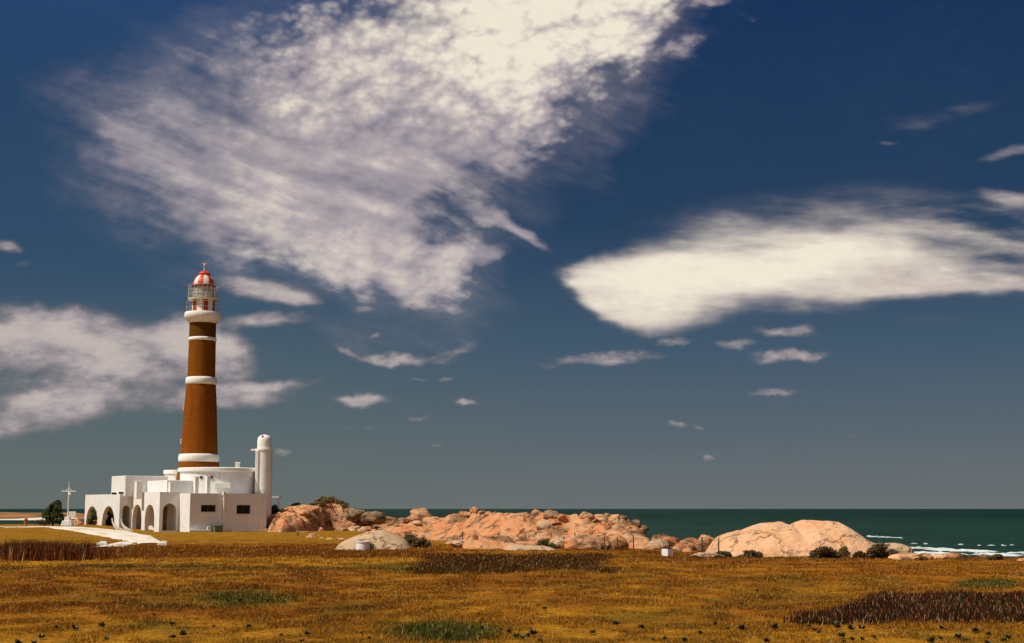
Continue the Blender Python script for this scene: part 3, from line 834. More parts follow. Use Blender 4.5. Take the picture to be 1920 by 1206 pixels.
# second shaded wall with one arch, P2->P1
def archtop(v, Y=134): return at(300, v, Y).z
wallmesh(P2, P1 - d1 * .003, ZB, ZT + .12, .35, [(L12 * .17, L12 * .86, T(P2.x, P2.y) + .1, archtop(944), 'arch')], -n1, 'wall', M['white'], hs)
# lit wall with two arches, P2->P3
a = (L23 * .10, L23 * .38, ZB, archtop(947), 'arch'); b = (L23 * .52, L23 * .86, ZB, archtop(947), 'arch')
wallmesh(P2 + d2 * .353, P3, ZB, ZT + .15, .4, [(L23 * .12, L23 * .45, ZB, archtop(946), 'arch'), (L23 * .57, L23 * .90, ZB, archtop(946), 'arch')], d1, 'wall', M['white'], hs)
# porch floor / body behind those arches
bd = MB(); c = P3 + d1 * (L12 + .6) / 2 - d2 * 1.2 + d1 * 1.1
inner = P2 + d1 * 2.0
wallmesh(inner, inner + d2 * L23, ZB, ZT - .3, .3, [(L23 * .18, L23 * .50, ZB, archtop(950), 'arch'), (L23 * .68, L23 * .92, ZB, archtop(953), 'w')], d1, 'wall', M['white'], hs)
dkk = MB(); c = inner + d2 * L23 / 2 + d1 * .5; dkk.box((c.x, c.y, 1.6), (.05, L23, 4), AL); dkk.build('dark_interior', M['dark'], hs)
c = P2 + d1 * (L12 * .42) - n1 * 1.25; w = MB(); w.box((c.x, c.y, 1.3), (.85, .08, 2.6), AL); dr_ = w.build('door', M['wood'], hs); w = MB(); c2 = c + d1 * .3 + n1 * .07; w.box((c2.x, c2.y, 1.2), (.05, .06, .16), AL); w.build('handle', M['metal'], dr_)
rf = MB(); c = P2 + d1 * 1.5 + d2 * (L23 / 2 + .2); rf.box((c.x, c.y, ZT - .2), (2.5, L23 - .35, .18), AL); rf.build('roof', M['white'], hs)
# third shaded wall with arch P4->P3
wallmesh(P4, P3 - d1 * .003, ZB, ZT - .02, .3, [(L34 * .25, L34 * .92, ZB, archtop(948, 136), 'arch')], -n1, 'wall', M['white'], hs)
# outer porch P4->P5, see-through
PD = 2.7
z_a = at(200, 949, 138).z
wallmesh(P4 + d2 * .303, P5, ZB, at(190, 926, 138).z, .38, [(L45 * .10 - .1, L45 * .46, ZB, z_a, 'arch'), (L45 * .58, L45 * .94 - .1, ZB, z_a, 'arch')], d1, 'wall', M['white'], hs)
e0 = P5 + d1 * .383
wallmesh(P5 + d1 * .383, P5 + d1 * PD, ZB, at(190, 926, 138).z - .003, .35, [(.25, PD - .75, ZB, z_a + .2, 'arch')], -d2, 'wall', M['white'], hs)
wallmesh(P4 + d1 * PD + d2 * .4, P5 + d1 * PD, ZB, ZT - .05, .3, [(L45 * .55, L45 * .9, ZB, z_a, 'arch')], d1, 'wall', M['white'], hs)
rf = MB(); c = P4 + d1 * (PD / 2 + .2) + d2 * (L45 / 2); rf.box((c.x, c.y, ZT - .3), (PD - .42, L45 - .75, .18), AL); rf.build('roof', M['white'], hs)
# flared white buttresses beside the outer porch
for (u, vv, w) in ((212, 990, .5), (229, 993, .45)):
    c = at(u, vv, 134.6); z0 = T(c.x, c.y) - .1; b_ = MB(); K = 12; vs = []
    for k in range(K + 1):
        t = k / K; wl = w * 1.5 * (1 - t) ** 2.6 + .07
        for (px, py) in ((c.x + .35 - wl * 0 - .5 * (1 - (1 - t) ** 2), c.y - .12), (c.x + .35 + wl - .5 * (1 - (1 - t) ** 2), c.y - .12), (c.x + .35 + wl - .5 * (1 - (1 - t) ** 2), c.y + .12), (c.x + .35 - .5 * (1 - (1 - t) ** 2), c.y + .12)):
            vs.append((px, py, z0 + t * 1.15))
    b_.add(vs, [(4 * k + i, 4 * k + (i + 1) % 4, 4 * k + 4 + (i + 1) % 4, 4 * k + 4 + i) for k in range(K) for i in range(4)] + [(3, 2, 1, 0), (4 * K, 4 * K + 1, 4 * K + 2, 4 * K + 3)])
    b_.build('buttress', M['ring'], hs)
# middle body
bd = MB(); Ptl = Vector((at(313, 910, 137.2).x, 137.2, 0)); L = stepto(Ptl, d1, 406)[1]; ZM = at(330, 900, 136).z
c = Ptl + d1 * L / 2 + d2 * 2.6; bd.box((c.x, c.y, (ZM + ZB) / 2), (L, 5.2, ZM - ZB), AL); bd.build('middle_block', M['white'], hs, bevel=.05)
bd = MB(); c = P3 + d1 * 5.4 + d2 * 1.0; bd.box((c.x, c.y, (ZT - .25 + ZB) / 2), (6.2, 7.0, ZT - .25 - ZB), AL); bd.build('back_block', M['white'], hs, bevel=.04)
# upper left block
Q0 = Vector((at(235, 910, 140.3).x, 140.3, 0)); LQ1 = stepto(Q0, d1, 312)[1]; LQ2 = stepto(Q0, d2, 206)[1]
zu0, zu1 = ZT - .25, at(235, 892, 140.3).z
c = Q0 + d1 * LQ1 / 2 + d2 * LQ2 / 2
bd = MB(); bd.box((c.x, c.y, (zu0 + zu1) / 2), (LQ1, LQ2, zu1 - zu0), AL); bd.build('upper_block', M['white'], hs, bevel=.04)
for (u, v) in ((214, 924.5), (227, 923.5)):  # added dark boxes stand in for the dark gap under the upper block
    c = at(u, v, 139.6 if u < 220 else 138.9); vbm = MB(); vbm.box((c.x, c.y, c.z - .05), (.42, .3, .2), AL); vbm.build('dark_gap_box', M['dark'], hs)
# drum round the tower foot
DC = (at(408, 900, 142).x, 142.0, 0); zr0, zr1 = at(408, 884.5, 139).z, at(408, 876.5, 139).z; dr = 70.5 * PX
dmb = MB(); dmb.lathe(DC, [(dr, ZB), (dr, zr0)], 96, cap=False)
dmb.lathe(DC, [(dr + .001, zr0), (dr * .3, zr0 + .01)], 96, cap=False)
dmb.build('round_wall', M['white'], hs, 'auto')
dmb = MB(); dmb.lathe(DC, [(dr - .3, zr0 - .02), (dr + .1, zr0), (dr + .17, zr0 + .08), (dr + .17, zr1 - .06), (dr + .08, zr1), (dr - .3, zr1), (dr - .3, zr0 - .02)], 96, cap=False); dmb.build('round_parapet', M['ring'], hs, 'auto')
D2 = (at(345, 900, 145).x, 145.0, 0)
dmb = MB(); z2 = at(340, 882, 145).z; dmb.lathe(D2, [(1.95, ZB), (1.95, z2 - .4), (2.05, z2 - .38), (2.05, z2), (1.8, z2), (1.8, z2 - .3), (.2, z2 - .3)], 64, cap=False); dmb.build('round_wall', M['ring'], hs, 'auto')
for u in (380, 399):
    c = at(u, 895, 139.0); w = MB(); yy = DC[1] - math.sqrt(dr ** 2 - (c.x - DC[0]) ** 2); w.box((c.x, yy, at(u, 895, yy).z), (.3, .16, .2), 0); w.build('vent', M['dark'], hs)
# ledge on the drum
c = at(417, 910, 138.2); w = MB(); w.box((c.x, 138.4, at(417, 910, 138.4).z), (1.55, 1.1, .48), R(10)); w.build('water_tank', M['ring'], hs, bevel=.05)
# chimneys and parapet stubs
for (u, v0, w_, Y) in ((259.5, 903, 15, 138.4), (321, 905, 11, 136.6), (367.5, 895, 9, 135.9), (389.5, 894, 9, 136.9)):
    c = at(u, 922, Y); zt_ = at(u, v0, Y).z; w = MB(); ww = w_ * .05 / 1.25
    w.box((c.x, Y, (zt_ + ZT - .5) / 2), (ww, ww, zt_ - ZT + .5), AL); w.box((c.x, Y, zt_ + .03), (ww * 1.12, ww * 1.12, .07), AL); w.build('chimney', M['ring'], hs, bevel=.02)
c = at(445, 872, 142); w = MB(); w.box((c.x, 142, at(445, 873, 142).z), (.42, .42, .62), .3); w.box((c.x, 142, at(445, 867.5, 142).z), (.52, .52, .1), .3); w.build('chimney', M['ring'], hs)
# downpipe, kerbs, green box
s = sat(P0, 418); c = P0 + d1 * s + n1 * .12; w = MB(); w.tube((c.x, c.y, .1), (c.x, c.y, ZT - .15), .075); w.box((c.x, c.y, ZT - .02), (.26, .24, .34), AL); w.box((c.x, c.y, T(c.x, c.y) + .18), (.6, .3, .5), AL, .45)
w.build('downpipe', M['ring'], hs)
s = sat(P0, 385); c = P0 + d1 * (s * .55) + n1 * .2; w = MB(); w.box((c.x, c.y, T(c.x, c.y) + .05), (s * 1.3, .4, .3), AL); c = P0 + d1 * (s + .25) + n1 * .2; w.box((c.x, c.y, T(c.x, c.y) + .25), (.5, .38, .6), AL, .7)
w.build('kerb', M['ring'], hs, bevel=.03)
s0 = sat(P0, 432); c = P0 + d1 * ((s0 + LE) / 2) + n1 * .16; w = MB(); w.box((c.x, c.y, T(c.x, c.y) + .12), (LE - s0, .3, .34), AL); w.build('kerb', M['ring'], hs, bevel=.03)
gb = P0 + d1 * sat(P0, 404.5) + n1 * .5; gz = T(gb.x, gb.y)
w = MB(); w.box((0, 0, .28), (.78, .5, .56)); w.box((0, 0, .6), (.9, .6, .07)); w.box((.1, -.26, .3), (.3, .03, .34))
gbo = w.build('meter_box', M['green'], bevel=.02); gbo.location = (gb.x, gb.y, gz - .03); gbo.rotation_euler.z = AL
tag(gbo, 'small dull green box against the shaded wall between the two windows', 'box')

# white turret
TX = at(493.5, 930, 141.3); tu = empty('water_tower', (TX.x, 141.3, T(TX.x, 141.3)), 'slim white round turret with domed top behind the right end of the house', 'tower')
c = (TX.x, 141.3, 0); Z = lambda v: at(494, v, 141.3).z; p2 = 141.3 / 2694.
w = MB(); w.lathe(c, [(15.8 * p2, -.8), (15.8 * p2, Z(846))], 48); w.build('shaft', M['white'], tu, 'auto')
w = MB(); w.lathe(c, [(12 * p2, Z(846)), (17 * p2, Z(845.5)), (17.4 * p2, Z(842)), (12 * p2, Z(841.5))], 48); w.box((c[0] - 17 * p2, 141.3, Z(843.7)), (.8, .5, .16)); w.build('ledge', M['ring'], tu)
w = MB(); w.lathe(c, [(13.2 * p2, Z(843)), (13.2 * p2, Z(826)), (12.2 * p2, Z(821)), (9 * p2, Z(817.5)), (4.5 * p2, Z(815.8)), (.2, Z(815.3))], 40); w.build('cap', M['ring'], tu, 'auto')
w = MB()
for k in range(1):
    w.box((c[0] - 2.0 * p2 + k * 3.4 * p2, 141.3 - 9.5 * p2, Z(819)), (.12, .3, .22))
w.build('cap_fin', M['red'], tu)
w = MB(); w.box((c[0] - .55, 141.3 - .72, Z(884)), (.32, .3, Z(847) - Z(925))); w.build('pilaster', M['ring'], tu, bevel=.04)

# flat-roofed shed edge behind
c = at(512, 935, 150); w = MB(); z = at(512, 932, 150).z
w.box((c.x, 150, z), (1.5, 1.6, .14)); sh = empty('lookout_shelter', (c.x, 150, T(c.x, 150)), 'tiny flat white shelter roof just right of the house end', 'shelter')
w.build('roof', M['ring'], sh)
for sx_ in (-.6, .6):
    w = MB(); w.tube((c.x + sx_, 150, T(c.x, 150) - .3), (c.x + sx_, 150, z), .06); w.build('post', M['ring'], sh)

# ------------------------------------------------------------------ rocks


def boulder(name, x, y, w, d, h, m, label, grp=None, seed=0, zoff=-.15, rz=0, rough=.12, cat='rock', sub=4, tilt=0):
    rnd = random.Random(seed * 7 + 3); bm = bmesh.new(); bmesh.ops.create_icosphere(bm, subdivisions=sub, radius=1)
    planes = []
    for _ in range(9):
        n = Vector((rnd.gauss(0, 1), rnd.gauss(0, 1), rnd.gauss(.1, .7))).normalized(); planes.append((n, rnd.uniform(.62, .92)))
    off = Vector((rnd.random() * 50, rnd.random() * 50, rnd.random() * 50))
    for v in bm.verts:
        p = v.co.copy()
        for n, k in planes:
            e = p.dot(n) - k
            if e > 0: p -= n * e * .85
        f = mn.fractal(p * 1.6 + off, .9, 2.1, 5); r_ = abs(mn.noise(p * 2.6 + off * 1.3))
        p *= 1 + rough * f - .10 * max(0, .12 - r_) / .12
        v.co = p
    me = bpy.data.meshes.new(name); bm.to_mesh(me); bm.free(); me.materials.append(m); me.shade_smooth()
    me.set_sharp_from_angle(angle=R(55))
    o = bpy.data.objects.new(name, me); col.objects.link(o); o.scale = (w / 2 / .85, d / 2 / .85, h / 2 / .85)
    o.location = (x, y, T(x, y) + zoff); o.rotation_euler = (0, tilt, rz)
    return tag(o, label, cat, grp)


def outcrop(name, Y, prof, m, label, front, backd, seed, rough=.35, cat='rock outcrop', res=.11, power=.55, step=.0):
    """prof: list of (u, v_top) skyline at depth Y; heightfield with steep rounded flanks"""
    us = np.array([p[0] for p in prof], float); axis = Y if isinstance(Y, list) else [(us[0], Y), (us[-1], Y)]
    Yu = lambda u_: np.interp(u_, [a_[0] for a_ in axis], [a_[1] for a_ in axis])
    ug = np.linspace(us[0] - 30, us[-1] + 30, 400); xg = (ug - 960) / 2694 * Yu(ug)
    zs = np.array([at(p[0], p[1], float(Yu(p[0]))).z for p in prof])
    x0 = (us[0] - 960) / 2694 * Yu(us[0]); x1 = (us[-1] - 960) / 2694 * Yu(us[-1]); Ylo = min(a_[1] for a_ in axis); Yhi = max(a_[1] for a_ in axis)
    xs_ = np.arange(x0 - .5, x1 + .5, res); ys_ = np.arange(Ylo - (0 if isinstance(front, list) else front) - .4, Yhi + backd + .4, res * 1.1)
    if isinstance(front, list):
        bu = [p[0] for p in front]; yb = []
        for uu_, vv_ in front:
            Yq = float(Yu(uu_)); ya = np.arange(60, Yq - 1.2, .05); za = terr((uu_ - 960) / 2694 * ya, ya); va = 954 + (EYE - za) * 2694 / ya; yb.append(Yq - float(ya[int(np.argmax(va <= vv_))]) if (va <= vv_).any() else 1.6)
        ymax = max(yb); ys_ = np.arange(Ylo - ymax - .4, Yhi + backd + .4, res * 1.1)
    def zf(x, y):
        uu = np.interp(x, xg, ug); Yc = Yu(uu); wob = (fb(x * .5 + seed, y * .5, 3) - .5) * 1.1
        top = np.interp(uu, us, zs) - EYE + (.22 if rough > .25 else 0)
        t = np.where(y < Yc, (Yc - y + wob) / (front if not isinstance(front, list) else np.interp(uu, bu, yb)), (y - Yc + wob) / backd); t = np.clip(t, 0, 1)
        k = np.clip(1 - t ** 2.0, 0, 1) ** power
        g0 = -3.2 + 0 * x
        gr = terr(x, np.minimum(y, Yc)) - .35
        e = ss(x0 - .5, x0 + .9, x) * ss(x1 + .5, x1 - .9, x)
        h = (top + EYE - gr) * e * k
        rg = fb(x * .9 + seed * 3, y * .9 + x * .4, 5, .55); ridge = 1 - np.abs(2 * fb(x * .55 + 7 + seed, y * .8 - x * .3, 4) - 1)
        z = gr + h * (1 - rough * (1 - rg) * .55 * (t > -1)) + (ridge - .8) * rough * .9 * k * ss(0, 1., h)
        if rough > .25:
            cs = 2.4; wx_ = x / cs * .7 + (fb(x * .8, y * .8 + seed, 3) - .5) * 1.6; wy_ = y / cs * 1.1 + x * .12 + (fb(x * .8 + 9, y * .8 + seed, 3) - .5) * 1.6
            f1, f2, cid = worley2(wx_, wy_)
            z = z + ((cid - .6) * .38 - ss(.12, .0, f2 - f1) * .44 - (f1 * f1 * .30)) * k * ss(.1, .8, h)
            g1, g2, cid2 = worley2(wx_ * 2.6 + 31, wy_ * 2.6 + 7); z = z + ((cid2 - .6) * .10 - ss(.15, 0, g2 - g1) * .18) * k * ss(.1, .8, h)
        if step > 0:
            q_ = z / step + (fb(x * .35, y * .6 + 3, 3) - .5) * 3; fr = q_ - np.floor(q_); z = z + (ss(.3, .7, fr) - fr) * step * .85 * k
        lim = top + EYE + (-.12 if rough > .25 else .10); z = np.where(z > lim, lim + (z - lim) * .25, z)
        for _ in range(2 if rough > .25 else 1):
            p_ = np.pad(z, 1, mode='edge'); z = (p_[:-2, 1:-1] + p_[2:, 1:-1] + p_[1:-1, :-2] + p_[1:-1, 2:] + 2 * p_[1:-1, 1:-1]) / 6
        return z - .25 * (1 - e)
    o = gridmesh(name, xs_, ys_, zf, m); o.data.set_sharp_from_angle(angle=R(50))
    return tag(o, label, cat)


random.seed(21)
outcrop('granite_dome', 77.5, [(1318, 1035), (1336, 1012), (1360, 1000), (1400, 987), (1430, 979), (1462, 976), (1474, 979), (1481, 983), (1490, 976), (1505, 971), (1545, 971), (1563, 973), (1580, 983), (1602, 999), (1630, 1014), (1670, 1024), (1700, 1040), (1712, 1046)],
        M['rockpale'], 'large smooth pale salmon granite dome by the sea at right', 5.0, 3.5, 3, .2, res=.07, power=.6)
outcrop('granite_outcrop', [(740, 124), (850, 115), (950, 104), (1050, 97), (1222, 95)], [(770, 1000), (790, 985), (815, 975), (850, 966), (890, 958), (930, 957), (955, 955), (1000, 957), (1030, 966), (1070, 968), (1110, 963), (1150, 968), (1180, 980), (1205, 1000), (1222, 1020)],
        M['rock'], 'broad orange granite outcrop in the middle of the shoreline', [(740, 1006), (850, 1014), (950, 1021), (1050, 1025), (1150, 1028), (1222, 1030)], 3.5, 9, .38, step=.7, power=.8)
outcrop('granite_outcrop', 143, [(496, 965), (520, 955), (545, 950), (585, 946), (620, 942), (655, 948), (690, 960), (725, 966), (762, 972), (785, 984)],
        M['rock'], 'orange granite outcrop right beside the white house', [(496, 994), (560, 998), (620, 992), (680, 984), (740, 984), (785, 988)], 5, 17, .38, step=.7, power=.75)
outcrop('granite_slab', 88, [(622, 1018), (650, 1012), (672, 1002), (700, 993), (722, 991), (748, 1003), (772, 1018), (784, 1024)],
        M['rockflat'], 'low bleached triangular rock slab behind the white round tank', 3.0, 2.5, 23, .12, cat='rock')
outcrop('granite_slab', 114, [(690, 1002), (712, 992), (750, 984), (780, 978), (810, 982), (850, 996)],
        M['rock'], 'orange sloping slab joining the middle outcrop at its left end', 5.0, 2.5, 27, .3, cat='rock')
outcrop('granite_slab', 84.5, [(932, 1020), (950, 1018), (985, 1021), (1020, 1023), (1050, 1030), (1062, 1032)],
        M['rockflat'], 'flat bleached rock lying in the grass below the middle outcrop', 1.6, 1.0, 31, .1, cat='rock', res=.08)
outcrop('granite_slab', 88.5, [(862, 1006), (885, 1000), (960, 1002), (1040, 1006), (1100, 998), (1150, 1003), (1180, 1016), (1192, 1026)],
        M['rock'], 'long low front shelf of the middle outcrop', 2.6, 5, 35, .35, cat='rock', step=.35)
# named single boulders: u, v_top, Y, w_px, h_px, material, label
S = [(788, 956, 124, 40, 15, 'rock', 'rounded boulder perched against the sea just left of the middle outcrop', 'boulder'),
     (772, 969, 123, 44, 14, 'rock', 'broad orange rock carrying the lone sea boulder on its left', 'rock'),
     (812, 971, 122, 50, 14, 'rock', 'broad orange rock just right under the lone sea boulder', 'rock'),
     (565, 949, 141, 60, 14, 'rock', 'pale orange hump on top of the outcrop beside the house', 'rock'),
     (530, 964, 139.5, 50, 11, 'rock', 'sloping orange rock nearest the right end of the house', 'rock'),
     (700, 961, 140, 42, 13, 'rockdark', 'dark lichened rock on the right end of the outcrop beside the house', 'rock'),
     (668, 955, 141, 38, 14, 'rockdark', 'brown mottled rock under the largest brown bush', 'rock'),
     (1675, 1022, 74, 70, 22, 'rockflat', 'pale rounded rock at the right foot of the dome, beside dark scrub', 'rock'),
     (1095, 1007, 85, 75, 20, 'rock', 'cracked salmon block at the lower front of the middle outcrop', 'rock'),
     (1052, 1007, 86.5, 52, 20, 'rockflat', 'grey smooth boulder at the lower front of the middle outcrop', 'boulder'),
     (1145, 1005, 85, 60, 22, 'rock', 'low pinkish boulder beside the cracked salmon block', 'boulder'),
     (1245, 1004, 88, 60, 22, 'rock', 'rock hump alone in the gap left of the white box', 'rock'),
     (1232, 1012, 84, 40, 16, 'rockflat', 'greyish low rock in front of the hump in the gap', 'rock'),
     (1290, 1012, 84, 52, 16, 'rock', 'low orange rock just right above the white box', 'rock'),
     (1322, 1006, 80, 42, 22, 'rock', 'orange rock touching the left foot of the granite dome', 'rock'),
     (700, 1017, 86.5, 30, 8, 'rockflat', 'small flat stone just behind the white round tank', 'stone'),
     (1330, 1036, 72, 60, 8, 'rockflat', 'flat pale stone in the grass beside the tallest fence post', 'stone'),
     (870, 1014, 90, 60, 7, 'rockflat', 'thin flat pale stone in grass left of the flat bleached rock', 'stone')]
for i, (u, vt, Y, w_, h_, m_, lab, cat_) in enumerate(S):
    x = (u - 960) / 2694 * Y; zt_ = at(u, vt, Y).z; g0 = T(x, Y); h = h_ * Y / 2694 * 1.7
    o = boulder('boulder', x, Y, w_ * Y / 2694, w_ * Y / 2694 * .8, h, M[m_], lab, seed=i + 40, cat=cat_); o.location.z = zt_ - h * .48


from mathutils.bvhtree import BVHTree
BV = []
for o_ in list(col.objects):
    if o_.name.startswith('granite_'):
        BV.append(BVHTree.FromPolygons([v.co for v in o_.data.vertices], [tuple(p.vertices) for p in o_.data.polygons]))


def surf(x, y):
    z = T(x, y)
    for b_ in BV:
        h_ = b_.ray_cast(Vector((x, y, 60)), Vector((0, 0, -1)))
        if h_[0] is not None: z = max(z, h_[0].z)
    return z


def heap(n, us, vfun, Yr, sz, mats_, lab, grp, seed, cat='boulder', flat=.5):
    rnd = random.Random(seed)
    for i in range(n):
        u = rnd.uniform(*us); Y = rnd.uniform(*Yr) if seed != 5 else float(np.interp(u, [850, 950, 1050], [115, 104, 97])) + rnd.uniform(-1, .6); x = (u - 960) / 2694 * Y; t = (u - us[0]) / (us[1] - us[0])
        v = vfun(t, rnd); s = rnd.uniform(*sz) * Y / 2694
        z = at(u, v, Y).z; h = s * rnd.uniform(flat * .7, flat * 1.2)
        o = boulder('boulder', x, Y, s, s * rnd.uniform(.7, 1.1), h * 1.15, M[rnd.choice(mats_)], lab, grp, seed=seed * 100 + i, sub=3, rz=rnd.uniform(0, 3), rough=.16, cat=cat, tilt=rnd.uniform(-.3, .3))
        o.location.z = surf(x, Y) + h * .08


heap(26, (1115, 1208), lambda t, r: 966 + 34 * t ** 1.6 + r.uniform(0, 22), (92, 97), (12, 28), ['rockdark', 'rockdark', 'rock'], 'dark lichened boulder tumbled on the right end of the middle outcrop', 'dark boulders on the right end of the middle outcrop', 3)
heap(12, (1020, 1120), lambda t, r: 963 + r.uniform(0, 8), (95, 98), (16, 34), ['rockdark', 'rock', 'rockflat'], 'greyish boulder lying along the crest of the middle outcrop', 'boulders along the crest of the middle outcrop', 4)
heap(9, (850, 1010), lambda t, r: 956 + abs(t - .6) * 14 + r.uniform(0, 8), (100, 114), (14, 30), ['rock', 'rock', 'rockdark'], 'orange rounded boulder on the left crest of the middle outcrop', 'orange boulders on the left crest of the middle outcrop', 5)
heap(14, (640, 760), lambda t, r: 960 + 20 * t + r.uniform(0, 14), (137, 142), (12, 26), ['rock', 'rockdark', 'rockflat'], 'small tumbled rock between the left outcrop and the lone sea boulder', 'small rocks between the two outcrops', 6, 'rock')
heap(7, (500, 640), lambda t, r: 962 + r.uniform(0, 22), (138, 142), (12, 24), ['rock', 'rock', 'rockflat'], 'orange rounded rock on the front slope of the outcrop beside the house', 'rocks on the slope beside the house', 7, 'rock')
heap(12, (730, 860), lambda t, r: 972 + r.uniform(0, 16), (112, 121), (10, 24), ['rock', 'rock', 'rockflat'], 'orange block below the lone sea boulder left of the middle outcrop', 'blocks below the lone sea boulder', 8, 'rock')
heap(9, (1205, 1340), lambda t, r: 1010 + r.uniform(0, 10), (80, 87), (10, 26), ['rock', 'rock', 'rockflat'], 'small orange rock in the low gap between outcrop and dome', 'small rocks in the gap between outcrop and dome', 9, 'rock')
heap(8, (1680, 1790), lambda t, r: 1040 + 4 * t + r.uniform(0, 5), (68, 71), (24, 44), ['rockpale', 'rock'], 'low orange shore rock at the grass edge right of the dome', 'low shore rocks right of the dome', 10, 'rock', .4)
heap(5, (1840, 1890), lambda t, r: 1041 + r.uniform(0, 4), (70, 73), (10, 22), ['rockdark'], 'dark shore rock near the surf at the right edge', 'dark shore rocks at the right edge', 11, 'rock')
heap(12, (132, 225), lambda t, r: 966 + 8 * (1 - t) + r.uniform(0, 12), (148, 151), (20, 34), ['rock', 'rock'], 'orange rock behind the outer porch, seen past its arches', 'orange rocks behind the outer porch', 12, 'rock')
for (u, lab) in ((1915, 'small salmon rock cut by the right picture edge'),):
    o = boulder('boulder', (u - 960) / 2694 * 67.5, 67.5, .9, .7, .45, M['rock'], lab, seed=77, cat='rock')
rnd = random.Random(15)
for i in range(26):
    u = rnd.choice([rnd.uniform(640, 900), rnd.uniform(1180, 1500), rnd.uniform(560, 700)]); v = rnd.uniform(1003, 1016) + (22 if u > 1300 else (6 if u > 1100 else 0))
    Y = 6465 / (v - 954) * (.93 if u < 900 else 1); x = (u - 960) / 2694 * Y; s = rnd.uniform(.25, .9)
    boulder('stone', x, Y, s, s * .7, s * .5, M[rnd.choice(['rockflat', 'rock'])], 'small pale stone half sunk in the grass before the outcrops', 'small stones sunk in the grass before the outcrops', seed=300 + i, zoff=-.03, cat='stone', sub=3)

# ------------------------------------------------------------------ bushes and tree


def foliage(V, c, r, n, leaf, rnd, shell=.5):
    for _ in range(n):
        d = Vector((rnd.gauss(0, 1), rnd.gauss(0, 1), rnd.gauss(0, 1))).normalized(); k = rnd.uniform(shell, 1.05)
        p = Vector(c) + Vector((d.x * r[0], d.y * r[1], d.z * r[2])) * k
        nrm = (d + Vector((rnd.gauss(0, .7), rnd.gauss(0, .7), rnd.gauss(.2, .7)))).normalized()
        t = nrm.orthogonal().normalized(); b = nrm.cross(t); a = rnd.uniform(0, 6.28); s = leaf * rnd.uniform(.6, 1.4)
        t2 = t * math.cos(a) + b * math.sin(a); b2 = nrm.cross(t2)
        V += [p + t2 * s, p + b2 * s * .5, p - t2 * s, p - b2 * s * .5]


def bush(name, u, vt, Y, w_, h_, m, label, group=None, seed=1, leaf=.07, n=900, cat='bush'):
    rnd = random.Random(seed); x = (u - 960) / 2694 * Y; zt_ = at(u, vt, Y).z; w = w_ * Y / 2694; gs = surf(x, Y); h = max(zt_ - gs, h_ * Y / 2694 * .7); z0 = gs
    e = empty(name, (x, Y, z0 - .1), label, cat, group); V = []
    K = max(10, int(w * 9))
    for k in range(K):
        a = rnd.uniform(-1, 1); r = w * rnd.uniform(.14, .24)
        cz = rnd.uniform(.05, .8) * math.sqrt(max(.05, 1 - a * a)) * h
        foliage(V, (a * w * .36, rnd.uniform(-.3, .3) * w, .1 + cz), (r, r, min(r, h * .36)), n * 2 // K, leaf, rnd, .2)
    mesh_np('foliage', np.array([tuple(v) for v in V]), 4, m, parent=e)
    s = MB()
    for k in range(5):
        a = rnd.uniform(-.3, .3) * w; s.tube((x + a * .3, Y, z0 - .4), (x + a, Y + rnd.uniform(-.2, .2), z0 + h * .55), .04, .015, 5)
    s.build('stem', M['bark'], e)
    return e


bush('bush', 618, 931, 143.5, 68, 24, M['leafbrown'], 'largest brown wind-shaped bush on top of the left outcrop', seed=1, n=2600, leaf=.10)
bush('bush', 586, 942, 143, 34, 13, M['leafdark'], 'low dark bush just left of the largest brown bush', seed=2, leaf=.09)
bush('bush', 514, 936, 144.5, 32, 13, M['leafdark'], 'dark rounded bush on the rocks touching the house end', seed=3, n=1200, leaf=.09)
bush('bush', 556, 943, 143.5, 20, 9, M['leafbrown'], 'small brown bush between house end and the largest bush', seed=4, n=500, leaf=.08)
bush('bush', 535, 955, 140, 26, 9, M['leafdark'], 'dark scrub in a crack of the rocks beside the house', seed=5, n=600)
bush('bush', 1547, 1024, 70.5, 58, 28, M['leafdark'], 'dark scrubby bush at the front foot of the granite dome', seed=6, n=2400, leaf=.06)
bush('bush', 1582, 1024, 72.5, 28, 14, M['leafbrown'], 'pale brown bush just right of the dark dome-foot bush', seed=7, n=800, leaf=.05)
bush('bush', 1652, 1019, 69.5, 58, 36, M['leafdark'], 'dark bush with straw top at the right end of the dome', seed=8, n=2600, leaf=.06)
bush('bush', 1612, 1030, 71, 30, 16, M['leafdark'], 'small dark bush between the two larger bushes by the dome', seed=9, n=900, leaf=.06)
bush('bush', 1868, 1042, 68, 34, 16, M['leafdark'], 'dark brown bush near the right picture edge by the surf', seed=10, n=900, leaf=.06)
bush('bush', 1805, 1040, 68, 24, 12, M['leafbrown'], 'brown scrub on the grass edge before the white surf', seed=11, n=600, leaf=.05)
bush('bush', 1725, 1044, 67, 22, 12, M['leafbrown'], 'orange brown scrub at grass edge right of the dome', seed=12, n=600, leaf=.05)
bush('bush', 757, 1000, 90, 64, 14, M['leafdark'], 'dark green low scrub behind the bleached triangular slab', seed=13, n=1500, leaf=.07)
bush('bush', 790, 1006, 88.5, 40, 8, M['leafdark'], 'low dark scrub strip right of the triangular slab', seed=14, n=800, leaf=.07)
bush('bush', 1352, 1032, 72, 40, 8, M['leaf'], 'green scrub patch at the left foot of the dome', seed=15, n=900, leaf=.05)
bush('bush', 1405, 1032, 72, 50, 9, M['leafdark'], 'low dark scrub along the front foot of the dome', seed=16, n=800, leaf=.05)
bush('bush', 1022, 1010, 86, 44, 9, M['leaf'], 'green scrub under the front shelf of the middle outcrop', seed=17, n=800, leaf=.06)
bush('bush', 174, 951, 146, 22, 14, M['leaf'], 'dark green bush seen through the left porch arch', seed=18, n=1100, leaf=.10)
bush('bush', 203, 954, 147, 24, 30, M['leafdark'], 'dark bush filling the second porch arch', seed=19, n=1600, leaf=.10)
